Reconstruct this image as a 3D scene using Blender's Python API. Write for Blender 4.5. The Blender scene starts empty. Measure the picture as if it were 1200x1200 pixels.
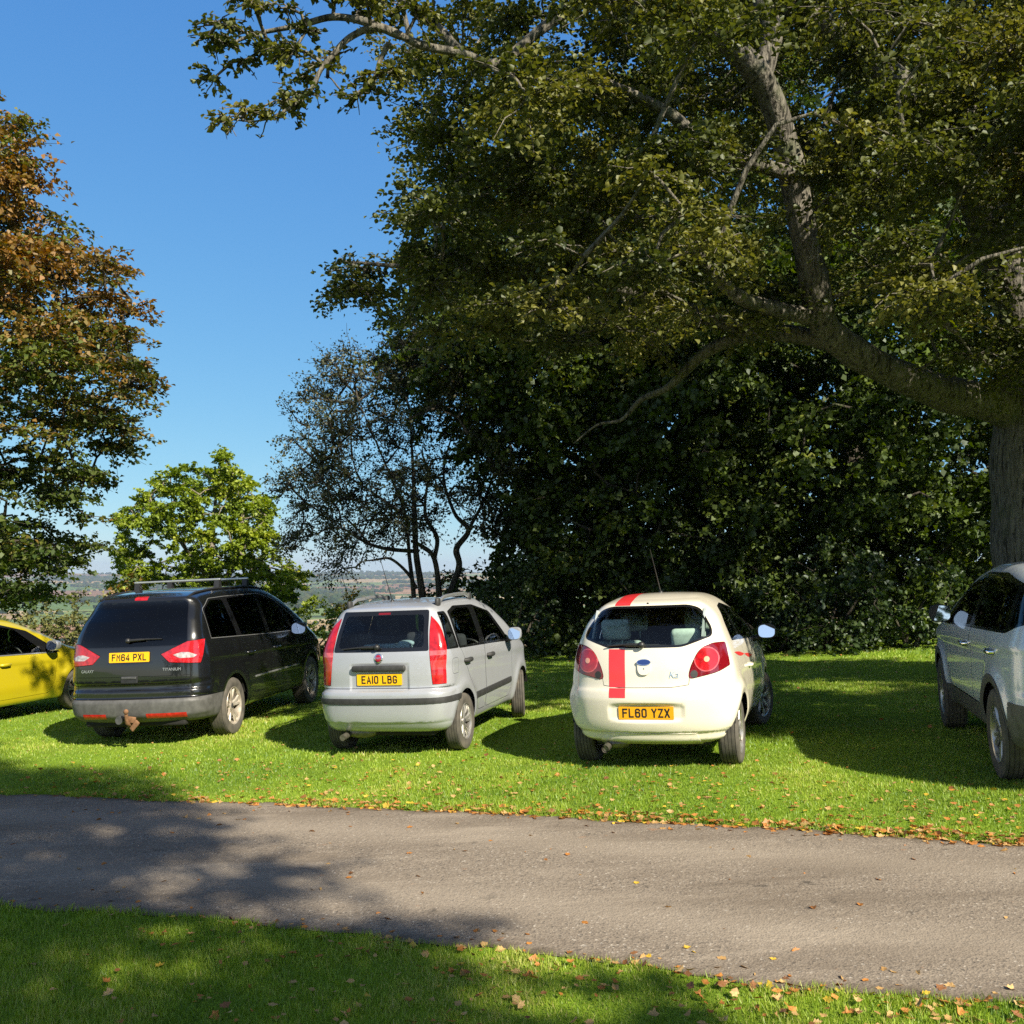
import bpy, bmesh, math, random
import numpy as np
from mathutils import Matrix, Vector

S = bpy.context.scene
COL = S.collection
rad = math.radians
rng = np.random.default_rng(7)

# ------------------------------------------------------------------ layout
F_PX, Y_HOR = 1205.0, 666.0          # focal length and horizon row, in pixels of a 1200 px frame
CAM_H = 2.005
GB, GC = 0.046, 0.004               # lawn slope to the right / away
KZ = 1.075                            # the picture is taller than wide by this much
PITCH = math.atan((Y_HOR - 600) / F_PX)

def ground_plane(x, y):
    return GB * x + GC * y

def px_ray(px, py):
    c, s = math.cos(PITCH), math.sin(PITCH)
    u, v = (px - 600) / F_PX, (600 - py) / F_PX
    return np.array([u, c - v * s, s + v * c])

def px_ground(px, py):
    d = px_ray(px, py)
    t = -CAM_H / (d[2] - GB * d[0] - GC * d[1])
    return np.array([d[0] * t, d[1] * t])

def px_at(px, py, depth):
    d = px_ray(px, py)
    t = depth / d[1]
    return np.array([d[0] * t, depth, CAM_H + d[2] * t])

# ------------------------------------------------------------------ object helpers
def tag(o, label=None, cat=None, group=None, kind=None):
    if label: o['label'] = label
    if cat: o['category'] = cat
    if group: o['group'] = group
    if kind: o['kind'] = kind
    return o

def empty(name, loc=(0, 0, 0), parent=None):
    o = bpy.data.objects.new(name, None)
    o.empty_display_size = 0.2
    COL.objects.link(o)
    o.location = loc
    if parent: o.parent = parent
    return o

def mesh_np(name, verts, faces, mat=None, smooth=False, normals=None):
    """verts (n,3); faces: list of tuples or an (m,k) array."""
    me = bpy.data.meshes.new(name)
    verts = np.asarray(verts, dtype=np.float32)
    if isinstance(faces, np.ndarray):
        m, k = faces.shape
        me.vertices.add(len(verts)); me.vertices.foreach_set('co', verts.ravel())
        me.loops.add(m * k); me.loops.foreach_set('vertex_index', faces.astype(np.int32).ravel())
        me.polygons.add(m)
        me.polygons.foreach_set('loop_start', np.arange(0, m * k, k, dtype=np.int32))
        me.polygons.foreach_set('loop_total', np.full(m, k, dtype=np.int32))
        me.update(calc_edges=True)
    else:
        me.from_pydata([tuple(map(float, v)) for v in verts], [], faces)
        me.update()
    if smooth: me.polygons.foreach_set('use_smooth', np.ones(len(me.polygons), dtype=bool))
    if normals is not None and len(me.polygons):
        me.normals_split_custom_set_from_vertices([tuple(map(float, n)) for n in normals])
    if mat: me.materials.append(mat)
    return me

def link(name, me, parent=None, loc=None):
    o = bpy.data.objects.new(name, me)
    COL.objects.link(o)
    if parent: o.parent = parent
    if loc is not None: o.location = loc
    return o

class MB:
    """collects simple shapes into one mesh"""
    def __init__(s): s.v = []; s.f = []
    def add(s, v, f):
        n = len(s.v); s.v += [tuple(map(float, p)) for p in v]
        s.f += [tuple(i + n for i in q) for q in f]; return s
    def build(s, name, mat, parent=None, smooth=False, auto=None):
        me = bpy.data.meshes.new(name); me.from_pydata(s.v, [], s.f); me.update()
        bm = bmesh.new(); bm.from_mesh(me)
        bmesh.ops.recalc_face_normals(bm, faces=bm.faces)
        if auto is not None:
            for e in bm.edges:
                e.smooth = len(e.link_faces) == 2 and e.calc_face_angle(0) < rad(auto)
            for f in bm.faces: f.smooth = True
        bm.to_mesh(me); bm.free()
        if smooth: me.polygons.foreach_set('use_smooth', np.ones(len(me.polygons), dtype=bool))
        me.materials.append(mat)
        return link(name, me, parent)
    def rbox(s, c, size, r=0.01, seg=2, rot=None):
        bm = bmesh.new(); bmesh.ops.create_cube(bm, size=1.0)
        bmesh.ops.scale(bm, vec=size, verts=bm.verts)
        r = min(r, min(size) * 0.49)
        if r > 0: bmesh.ops.bevel(bm, geom=bm.edges[:], offset=r, segments=seg, profile=0.5, affect='EDGES')
        M = Matrix.Translation(c) @ (rot.to_4x4() if rot is not None else Matrix.Identity(4))
        bm.transform(M); bm.verts.index_update()
        s.add([v.co[:] for v in bm.verts], [[v.index for v in f.verts] for f in bm.faces]); bm.free(); return s
    def tube(s, pts, radii, n=10, caps=True):
        v, f = tube(pts, radii, n, caps); return s.add(v, f)
    def ellip(s, c, r, nu=14, nv=9, rot=None):
        v = []; f = []
        for i in range(nv + 1):
            a = math.pi * i / nv
            for j in range(nu):
                b = 2 * math.pi * j / nu
                p = Vector((r[0] * math.sin(a) * math.cos(b), r[1] * math.sin(a) * math.sin(b), r[2] * math.cos(a)))
                if rot is not None: p = rot @ p
                v.append((c[0] + p.x, c[1] + p.y, c[2] + p.z))
        for i in range(nv):
            for j in range(nu):
                f.append((i * nu + j, i * nu + (j + 1) % nu, (i + 1) * nu + (j + 1) % nu, (i + 1) * nu + j))
        return s.add(v, f)
    def prism(s, poly, d0, d1, axis='y'):
        """polygon (a,b) extruded along an axis from d0 to d1"""
        n = len(poly)
        put = {'y': lambda a, b, d: (a, d, b), 'x': lambda a, b, d: (d, a, b), 'z': lambda a, b, d: (a, b, d)}[axis]
        v = [put(a, b, d0) for a, b in poly] + [put(a, b, d1) for a, b in poly]
        f = [tuple(range(n)), tuple(range(2 * n - 1, n - 1, -1))] + [(i, (i + 1) % n, n + (i + 1) % n, n + i) for i in range(n)]
        return s.add(v, f)
    def lathe(s, prof, n=32, axis='y', closed=False):
        """prof: list of (radius, along) revolved round an axis"""
        v = []; f = []
        for r, a in prof:
            for j in range(n):
                t = 2 * math.pi * j / n
                p = (r * math.cos(t), a, r * math.sin(t)) if axis == 'y' else ((a, r * math.cos(t), r * math.sin(t)) if axis == 'x' else (r * math.cos(t), r * math.sin(t), a))
                v.append(p)
        m = len(prof)
        for i in range(m if closed else m - 1):
            k = (i + 1) % m
            for j in range(n):
                f.append((i * n + j, i * n + (j + 1) % n, k * n + (j + 1) % n, k * n + j))
        return s.add(v, f)

def tube(pts, radii, n=8, caps=True):
    P = [Vector(p) for p in pts]; m = len(P); v = []; f = []
    ref = Vector((0.31, 0.17, 0.93))
    for i, p in enumerate(P):
        t = (P[min(i + 1, m - 1)] - P[max(i - 1, 0)])
        if t.length < 1e-9: t = Vector((0, 0, 1))
        t.normalize()
        a = ref - t * ref.dot(t)
        if a.length < 1e-3: a = Vector((1, 0, 0)) - t * t.x
        a.normalize(); ref = a; b = t.cross(a)
        r = radii[i] if hasattr(radii, '__len__') else radii
        for j in range(n):
            q = 2 * math.pi * j / n
            w = p + a * (r * math.cos(q)) + b * (r * math.sin(q)); v.append(w[:])
    for i in range(m - 1):
        for j in range(n):
            f.append((i * n + j, i * n + (j + 1) % n, (i + 1) * n + (j + 1) % n, (i + 1) * n + j))
    if caps:
        f.append(tuple(range(n - 1, -1, -1))); f.append(tuple((m - 1) * n + j for j in range(n)))
    return v, f

# ------------------------------------------------------------------ materials
def new_mat(name):
    m = bpy.data.materials.new(name); m.use_nodes = True
    nt = m.node_tree; nt.nodes.clear()
    out = nt.nodes.new('ShaderNodeOutputMaterial')
    return m, nt, out

def principled(name, col, rough=0.5, metal=0.0, coat=0.0, spec=0.5, noise=0.0, nscale=20.0, bump=0.0, bscale=60.0, coat_rough=0.03, dirt=None):
    m, nt, out = new_mat(name)
    p = nt.nodes.new('ShaderNodeBsdfPrincipled')
    p.inputs['Base Color'].default_value = (*col, 1); p.inputs['Roughness'].default_value = rough
    p.inputs['Metallic'].default_value = metal; p.inputs['Coat Weight'].default_value = coat
    p.inputs['Coat Roughness'].default_value = coat_rough; p.inputs['Specular IOR Level'].default_value = spec
    tc = nt.nodes.new('ShaderNodeTexCoord')
    if noise > 0 or dirt:
        nz = nt.nodes.new('ShaderNodeTexNoise'); nz.inputs['Scale'].default_value = nscale; nz.inputs['Detail'].default_value = 5
        nt.links.new(tc.outputs['Object'], nz.inputs['Vector'])
        mx = nt.nodes.new('ShaderNodeMix'); mx.data_type = 'RGBA'
        rp = nt.nodes.new('ShaderNodeMapRange'); rp.inputs[1].default_value = 0.3; rp.inputs[2].default_value = 0.7
        nt.links.new(nz.outputs['Fac'], rp.inputs[0]); nt.links.new(rp.outputs[0], mx.inputs[0])
        d = dirt if dirt else tuple(c * (1 - noise) for c in col)
        mx.inputs[6].default_value = (*d, 1); mx.inputs[7].default_value = (*[min(1, c * (1 + noise)) for c in col], 1)
        nt.links.new(mx.outputs[2], p.inputs['Base Color'])
    if bump > 0:
        nb = nt.nodes.new('ShaderNodeTexNoise'); nb.inputs['Scale'].default_value = bscale; nb.inputs['Detail'].default_value = 6
        nt.links.new(tc.outputs['Object'], nb.inputs['Vector'])
        b = nt.nodes.new('ShaderNodeBump'); b.inputs['Strength'].default_value = bump; b.inputs['Distance'].default_value = 0.02
        nt.links.new(nb.outputs['Fac'], b.inputs['Height']); nt.links.new(b.outputs[0], p.inputs['Normal'])
    nt.links.new(p.outputs[0], out.inputs[0])
    return m

def paint(name, col, metal=0.0, rough=0.3, coat=1.0, dirt=(0.16, 0.14, 0.10), flake=0.0, dirt_amt=1.0):
    """car paint with uneven road film; dark trim on the inside of the sheet"""
    m, nt, out = new_mat(name)
    p = nt.nodes.new('ShaderNodeBsdfPrincipled')
    p.inputs['Roughness'].default_value = rough; p.inputs['Metallic'].default_value = metal
    p.inputs['Coat Weight'].default_value = coat; p.inputs['Coat Roughness'].default_value = 0.03
    tc = nt.nodes.new('ShaderNodeTexCoord')
    nz = nt.nodes.new('ShaderNodeTexNoise'); nz.inputs['Scale'].default_value = 3; nz.inputs['Detail'].default_value = 9
    nz.inputs['Roughness'].default_value = 0.65
    nt.links.new(tc.outputs['Object'], nz.inputs['Vector'])
    ad = nt.nodes.new('ShaderNodeMapRange'); ad.inputs[1].default_value = 0.4; ad.inputs[2].default_value = 0.8
    ad.inputs[3].default_value = 0.0; ad.inputs[4].default_value = 0.16 * dirt_amt
    nt.links.new(nz.outputs['Fac'], ad.inputs[0])
    mx = nt.nodes.new('ShaderNodeMix'); mx.data_type = 'RGBA'
    mx.inputs[6].default_value = (*col, 1); mx.inputs[7].default_value = (*dirt, 1)
    nt.links.new(ad.outputs[0], mx.inputs[0]); nt.links.new(mx.outputs[2], p.inputs['Base Color'])
    mr2 = nt.nodes.new('ShaderNodeMapRange'); mr2.inputs[3].default_value = coat; mr2.inputs[4].default_value = coat * 0.3
    nt.links.new(ad.outputs[0], mr2.inputs[0]); nt.links.new(mr2.outputs[0], p.inputs['Coat Weight'])
    g = nt.nodes.new('ShaderNodeNewGeometry'); df = nt.nodes.new('ShaderNodeBsdfDiffuse')
    df.inputs[0].default_value = (0.03, 0.03, 0.032, 1)
    ms = nt.nodes.new('ShaderNodeMixShader')
    nt.links.new(g.outputs['Backfacing'], ms.inputs[0]); nt.links.new(p.outputs[0], ms.inputs[1]); nt.links.new(df.outputs[0], ms.inputs[2])
    nt.links.new(ms.outputs[0], out.inputs[0])
    return m

def glass(name, tint, refl=1.0):
    m, nt, out = new_mat(name)
    tr = nt.nodes.new('ShaderNodeBsdfTransparent'); tr.inputs[0].default_value = (*tint, 1)
    gl = nt.nodes.new('ShaderNodeBsdfGlossy'); gl.inputs[0].default_value = (refl, refl, refl, 1); gl.inputs[1].default_value = 0.01
    fr = nt.nodes.new('ShaderNodeFresnel'); fr.inputs[0].default_value = 1.52
    ms = nt.nodes.new('ShaderNodeMixShader')
    nt.links.new(fr.outputs[0], ms.inputs[0]); nt.links.new(tr.outputs[0], ms.inputs[1]); nt.links.new(gl.outputs[0], ms.inputs[2])
    nt.links.new(ms.outputs[0], out.inputs[0])
    return m

M = {}
M['glass'] = glass('car_glass', (0.80, 0.86, 0.83))
M['gloss_black'] = principled('gloss_black', (0.007, 0.007, 0.008), 0.16, coat=.5)
M['privacy'] = glass('privacy_glass', (0.07, 0.075, 0.085))
M['trim'] = principled('black_trim', (0.018, 0.018, 0.019), 0.45, noise=0.2, nscale=30)
M['gap'] = principled('panel_gap', (0.006, 0.006, 0.006), 0.9)
M['grey_plastic'] = principled('grey_plastic', (0.085, 0.083, 0.08), 0.55, noise=0.25, nscale=14, bump=0.04, bscale=300)
M['dark_plastic'] = principled('dark_plastic', (0.03, 0.03, 0.03), 0.6, noise=0.25, nscale=18)
M['well'] = principled('wheel_well', (0.012, 0.011, 0.010), 0.9, noise=0.3)
M['rubber'] = principled('tyre_rubber', (0.022, 0.021, 0.020), 0.78, noise=0.0, nscale=9, dirt=(0.075, 0.068, 0.058), bump=0.05, bscale=80)
M['rubber_dusty'] = principled('dusty_tyre_rubber', (0.045, 0.042, 0.038), 0.85, nscale=9, dirt=(0.12, 0.105, 0.085), bump=0.05, bscale=80)
M['alloy'] = principled('alloy_wheel', (0.62, 0.61, 0.59), 0.32, metal=0.75, nscale=12, dirt=(0.30, 0.27, 0.23))
M['alloy_dusty'] = principled('dusty_alloy_wheel', (0.60, 0.55, 0.48), 0.45, metal=0.45, nscale=12, dirt=(0.32, 0.26, 0.2))
M['alloy_dark'] = principled('dark_alloy_wheel', (0.20, 0.20, 0.21), 0.35, metal=0.7, nscale=12, dirt=(0.10, 0.09, 0.08))
M['disc'] = principled('brake_disc', (0.10, 0.085, 0.07), 0.6, metal=0.5, noise=0.3)
M['chrome'] = principled('chrome', (0.82, 0.82, 0.82), 0.08, metal=1.0)
M['satin'] = principled('satin_metal', (0.58, 0.58, 0.58), 0.3, metal=0.8, noise=0.1)
M['mirror'] = principled('mirror_glass', (0.9, 0.92, 0.93), 0.02, metal=1.0)
M['red_lens'] = principled('red_lens', (0.40, 0.008, 0.012), 0.14, coat=1.0, noise=0.35, nscale=22)
M['dark_red_lens'] = principled('dark_red_lens', (0.16, 0.004, 0.008), 0.10, coat=1.0, noise=0.2, nscale=80)
M['pink_lens'] = principled('pale_red_lens', (0.56, 0.09, 0.10), 0.14, coat=1.0, noise=0.3, nscale=30)
M['clear_lens'] = principled('clear_lens', (0.52, 0.44, 0.43), 0.15, metal=0.3, coat=1.0, noise=0.45, nscale=28)
M['amber_lens'] = principled('amber_lens', (0.78, 0.36, 0.24), 0.15, coat=1.0)
M['red_lens2'] = principled('ribbed_red_lens', (0.46, 0.035, 0.04), 0.2, coat=1.0, noise=0.25, nscale=120)
M['plate'] = principled('yellow_plate', (0.80, 0.43, 0.005), 0.35, noise=0.04, nscale=15)
M['plate_o'] = principled('amber_plate', (0.70, 0.33, 0.008), 0.35, noise=0.04, nscale=15)
M['ink'] = principled('plate_ink', (0.012, 0.012, 0.012), 0.5)
M['seat_dark'] = principled('dark_seat_cloth', (0.035, 0.037, 0.045), 0.9, noise=0.2, nscale=25)
M['seat_green'] = principled('pale_green_seat_cloth', (0.50, 0.62, 0.55), 0.9, noise=0.12, nscale=25)
M['cabin'] = principled('cabin_plastic', (0.03, 0.03, 0.034), 0.7, noise=0.2)
M['cabin_light'] = principled('pale_cabin_trim', (0.36, 0.40, 0.40), 0.8, noise=0.1)
M['exhaust'] = principled('exhaust_steel', (0.17, 0.155, 0.13), 0.45, metal=0.7, noise=0.3, nscale=25)
M['rust'] = principled('rusty_iron', (0.17, 0.085, 0.04), 0.85, noise=0.35, nscale=25, bump=0.15)
M['iron'] = principled('grey_iron', (0.10, 0.10, 0.10), 0.55, metal=0.5, noise=0.3)
M['blue_badge'] = principled('blue_badge', (0.012, 0.035, 0.16), 0.2, coat=1.0)
M['red_badge'] = principled('red_badge', (0.30, 0.006, 0.03), 0.2, coat=1.0)
M['stripe'] = principled('red_stripe_film', (0.72, 0.035, 0.04), 0.32, coat=0.5, noise=0.05)
M['antenna'] = principled('aerial_black', (0.02, 0.02, 0.02), 0.4)
M['cloth_blue'] = principled('pale_blue_cloth', (0.30, 0.42, 0.48), 0.9, noise=0.2)
# ------------------------------------------------------------------ car bodies
# A body is the zero surface of a smooth function built from a few profile curves; it is meshed
# once and then cut along panel, window and lamp outlines into separate sheets.
def pchip(pts):
    x = np.array([p[0] for p in pts], float); y = np.array([p[1] for p in pts], float)
    h = np.diff(x); d = np.diff(y) / h; n = len(x); m = np.zeros(n)
    for i in range(1, n - 1):
        if d[i - 1] * d[i] > 0:
            w1, w2 = 2 * h[i] + h[i - 1], h[i] + 2 * h[i - 1]
            m[i] = (w1 + w2) / (w1 / d[i - 1] + w2 / d[i])
    m[0], m[-1] = d[0], d[-1]
    N = 900; X = np.linspace(x[0], x[-1], N)
    k = np.clip(np.searchsorted(x, X) - 1, 0, n - 2); t = (X - x[k]) / h[k]
    Y = y[k] * (1 + 2 * t) * (1 - t) ** 2 + m[k] * h[k] * t * (1 - t) ** 2 + y[k + 1] * t * t * (3 - 2 * t) + m[k + 1] * h[k] * t * t * (t - 1)
    lo, hi, sl, sh = X[0], X[-1], m[0], m[-1]
    def ev(q):
        r = np.interp(q, X, Y)
        return r + np.where(q < lo, (q - lo) * sl, 0) + np.where(q > hi, (q - hi) * sh, 0)
    return ev

def smax(a, b, k):
    h = np.maximum(k - np.abs(a - b), 0) / k
    return np.maximum(a, b) + h * h * k * 0.25

def sstep(a, b, x):
    t = np.clip((x - a) / (b - a), 0, 1); return t * t * (3 - 2 * t)

class Body:
    def __init__(s, d):
        s.d = d
        s.T = pchip(d['top']); s.R = pchip(d['rear']); s.WS = pchip(d['sect']); s.WP = pchip(d['plan']); s.F = pchip(d['front'])
        s.wm = d['w'] / 2
    def f(s, x, y, z):
        d = s.d; ay = np.abs(y)
        W = s.wm + s.WP(x) + s.WS(z)
        for (wx, wz, r, amt) in d.get('flares', []):
            q = np.sqrt((x - wx) ** 2 + (z - wz) ** 2)
            W = W + amt * np.exp(-((q - r) / 0.07) ** 2)
        for (za, zb, amt, wd) in d.get('creases', []):        # lengthwise swage on the flank
            zc = za + (zb - za) * (x / d['wb'])
            W = W + amt * np.tanh((z - zc) / wd)
        gs = ay - W
        sl = np.sqrt(1 + ((s.T(x + .02) - s.T(x - .02)) / .04) ** 2)
        gt = (z - s.T(x) + d['crown'] * ay * ay) / sl
        rn = ay / s.wm
        bow = d['bow'] * rn ** d.get('bowp', 2.2)
        rs = np.sqrt(1 + ((s.R(z + .02) - s.R(z - .02)) / .04) ** 2)
        gr = (s.R(z) + bow - x) / np.minimum(rs, 2.5)
        gf = x - s.F(z) + d['bowf'] * rn ** 2.4
        gb = d['zb'] - z
        kt = d['kt'][0] + (d['kt'][1] - d['kt'][0]) * sstep(d['kt'][2] - .2, d['kt'][2] + .2, z)
        g = smax(gs, gt, kt)
        kr = d['kr'][0] + (d['kr'][1] - d['kr'][0]) * sstep(d['kr'][2] - .12, d['kr'][2] + .12, z)
        g = smax(g, gr, kr)
        g = smax(g, gf, d.get('kf', 0.18))
        g = smax(g, gb, 0.06)
        for (cx, cy, cz, hx, hy, hz, r) in d.get('carve', []):
            q = np.stack(np.broadcast_arrays(np.abs(x - cx) - hx + r, np.abs(ay - cy) - hy + r, np.abs(z - cz) - hz + r))
            sd = np.sqrt((np.maximum(q, 0) ** 2).sum(0)) + np.minimum(q.max(0), 0) - r
            g = smax(g, -sd, 0.02)
        return g
    def grad(s, P):
        e = 2e-3; x, y, z = P[:, 0], P[:, 1], P[:, 2]
        return np.stack([s.f(x + e, y, z) - s.f(x - e, y, z), s.f(x, y + e, z) - s.f(x, y - e, z), s.f(x, y, z + e) - s.f(x, y, z - e)], 1) / (2 * e)
    def normal(s, P):
        g = s.grad(P); g[np.abs(P[:, 1]) < 1e-6, 1] = 0
        return g / (np.linalg.norm(g, axis=1, keepdims=True) + 1e-9)
    def hit(s, o, d, tmax=3.0):
        """first entry into the body along a ray"""
        o = np.array(o, float); d = np.array(d, float); t = np.linspace(0, tmax, 1500)
        P = o + t[:, None] * d; v = s.f(P[:, 0], P[:, 1], P[:, 2]); i = np.argmax(v < 0)
        if v[i] >= 0: return None
        if i == 0: return o
        a, b = v[i - 1], v[i]; tt = t[i - 1] + (t[i] - t[i - 1]) * a / (a - b)
        return o + tt * d
    def mesh(s, h):
        d = s.d; x0, x1, z1 = d['bounds']
        xs = np.arange(x0 - 2 * h, x1 + 2 * h, h); ys = (np.arange(int(s.wm / h) + 5) - 0.5) * h; zs = np.arange(d['zb'] - 2 * h, z1 + 3 * h, h)
        V = s.f(xs[:, None, None], ys[None, :, None], zs[None, None, :]); V = np.broadcast_to(V, (len(xs), len(ys), len(zs)))
        I = V < 0; nx, ny, nz = V.shape
        C = np.zeros((nx - 1, ny - 1, nz - 1), int)
        for a in (0, 1):
            for b in (0, 1):
                for c in (0, 1): C += I[a:nx - 1 + a, b:ny - 1 + b, c:nz - 1 + c]
        act = (C > 0) & (C < 8); idx = np.full(act.shape, -1); idx[act] = np.arange(act.sum())
        ii, jj, kk = np.nonzero(act); acc = np.zeros((len(ii), 3)); cnt = np.zeros(len(ii))
        for ax in range(3):
            for a in (0, 1):
                for b in (0, 1):
                    o0 = [0, 0, 0]; others = [q for q in range(3) if q != ax]
                    o0[others[0]] = a; o0[others[1]] = b; o1 = list(o0); o1[ax] = 1
                    va = V[ii + o0[0], jj + o0[1], kk + o0[2]]; vb = V[ii + o1[0], jj + o1[1], kk + o1[2]]
                    m = (va < 0) != (vb < 0); t = np.where(m, va / np.where(m, va - vb, 1), 0)
                    for q in range(3): acc[:, q] += np.where(m, o0[q] + (t if q == ax else 0), 0)
                    cnt += m
        acc /= cnt[:, None]
        P = np.stack([xs[ii] + acc[:, 0] * h, ys[jj] + acc[:, 1] * h, zs[kk] + acc[:, 2] * h], 1)
        mid = jj == 0
        for _ in range(4):
            P[mid, 1] = 0
            v = s.f(P[:, 0], P[:, 1], P[:, 2]); g = s.grad(P); g[mid, 1] = 0
            P -= g * (v / ((g * g).sum(1) + 1e-6))[:, None]
        P[mid, 1] = 0
        F = []
        for ax in range(3):
            sl0 = [slice(None)] * 3; sl1 = [slice(None)] * 3; sl0[ax] = slice(0, -1); sl1[ax] = slice(1, None)
            A = I[tuple(sl0)]; B = I[tuple(sl1)]; e = np.argwhere(A != B)
            u, w = [(1, 2), (2, 0), (0, 1)][ax]
            e = e[(e[:, u] > 0) & (e[:, w] > 0)]
            e = e[(e[:, u] < V.shape[u] - 1) & (e[:, w] < V.shape[w] - 1)]
            if ax != 1 : pass
            q = []
            for du, dw in ((-1, -1), (0, -1), (0, 0), (-1, 0)):
                c = e.copy(); c[:, u] += du; c[:, w] += dw
                c = np.minimum(c, np.array(act.shape) - 1)
                q.append(idx[c[:, 0], c[:, 1], c[:, 2]])
            q = np.stack(q, 1); flip = ~A[e[:, 0], e[:, 1], e[:, 2]]
            q[flip] = q[flip][:, ::-1]
            F.append(q[(q >= 0).all(1)])
        return P, np.concatenate(F)

def inset_poly(P, dist):
    """offset a convex polygon outward by dist"""
    n = len(P); ar = sum(P[i][0] * P[(i + 1) % n][1] - P[(i + 1) % n][0] * P[i][1] for i in range(n))
    if ar < 0: P = P[::-1]
    L = []
    for i in range(n):
        a, b = np.array(P[i]), np.array(P[(i + 1) % n]); t = b - a; t = t / (np.linalg.norm(t) + 1e-12)
        nrm = np.array([t[1], -t[0]]); L.append((a + nrm * dist, t))
    out = []
    for i in range(n):
        p, t = L[i - 1]; q, u = L[i]; den = t[0] * u[1] - t[1] * u[0]
        if abs(den) < 1e-6: out.append(tuple(q)); continue
        k = ((q - p)[0] * u[1] - (q - p)[1] * u[0]) / den
        out.append(tuple(p + t * k))
    return out

def rpoly(P, r=0.03, n=4):
    """round the corners of a convex polygon; r may be one value or one per corner"""
    m = len(P); out = []
    for i in range(m):
        a, b, c = np.array(P[i - 1], float), np.array(P[i], float), np.array(P[(i + 1) % m], float)
        ri = r[i] if hasattr(r, '__len__') else r
        if ri <= 0: out.append(tuple(b)); continue
        u = (a - b); v = (c - b); lu, lv = np.linalg.norm(u), np.linalg.norm(v); u /= lu; v /= lv
        k = min(ri, lu * .48, lv * .48)
        p0, p1 = b + u * k, b + v * k
        for j in range(n + 1):
            t = j / n; out.append(tuple((1 - t) ** 2 * p0 + 2 * t * (1 - t) * b + t * t * p1))
    return out

def ellipse(cx, cy, rx, ry, n=24, rot=0.0, p=2.0):
    o = []
    for i in range(n):
        t = 2 * math.pi * i / n; a, b = math.cos(t), math.sin(t)
        a = math.copysign(abs(a) ** (2 / p), a) * rx; b = math.copysign(abs(b) ** (2 / p), b) * ry
        o.append((cx + a * math.cos(rot) - b * math.sin(rot), cy + a * math.sin(rot) + b * math.cos(rot)))
    return o

VIEW = {'side': (0, 2), 'rear': (1, 2), 'top': (0, 1)}

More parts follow.
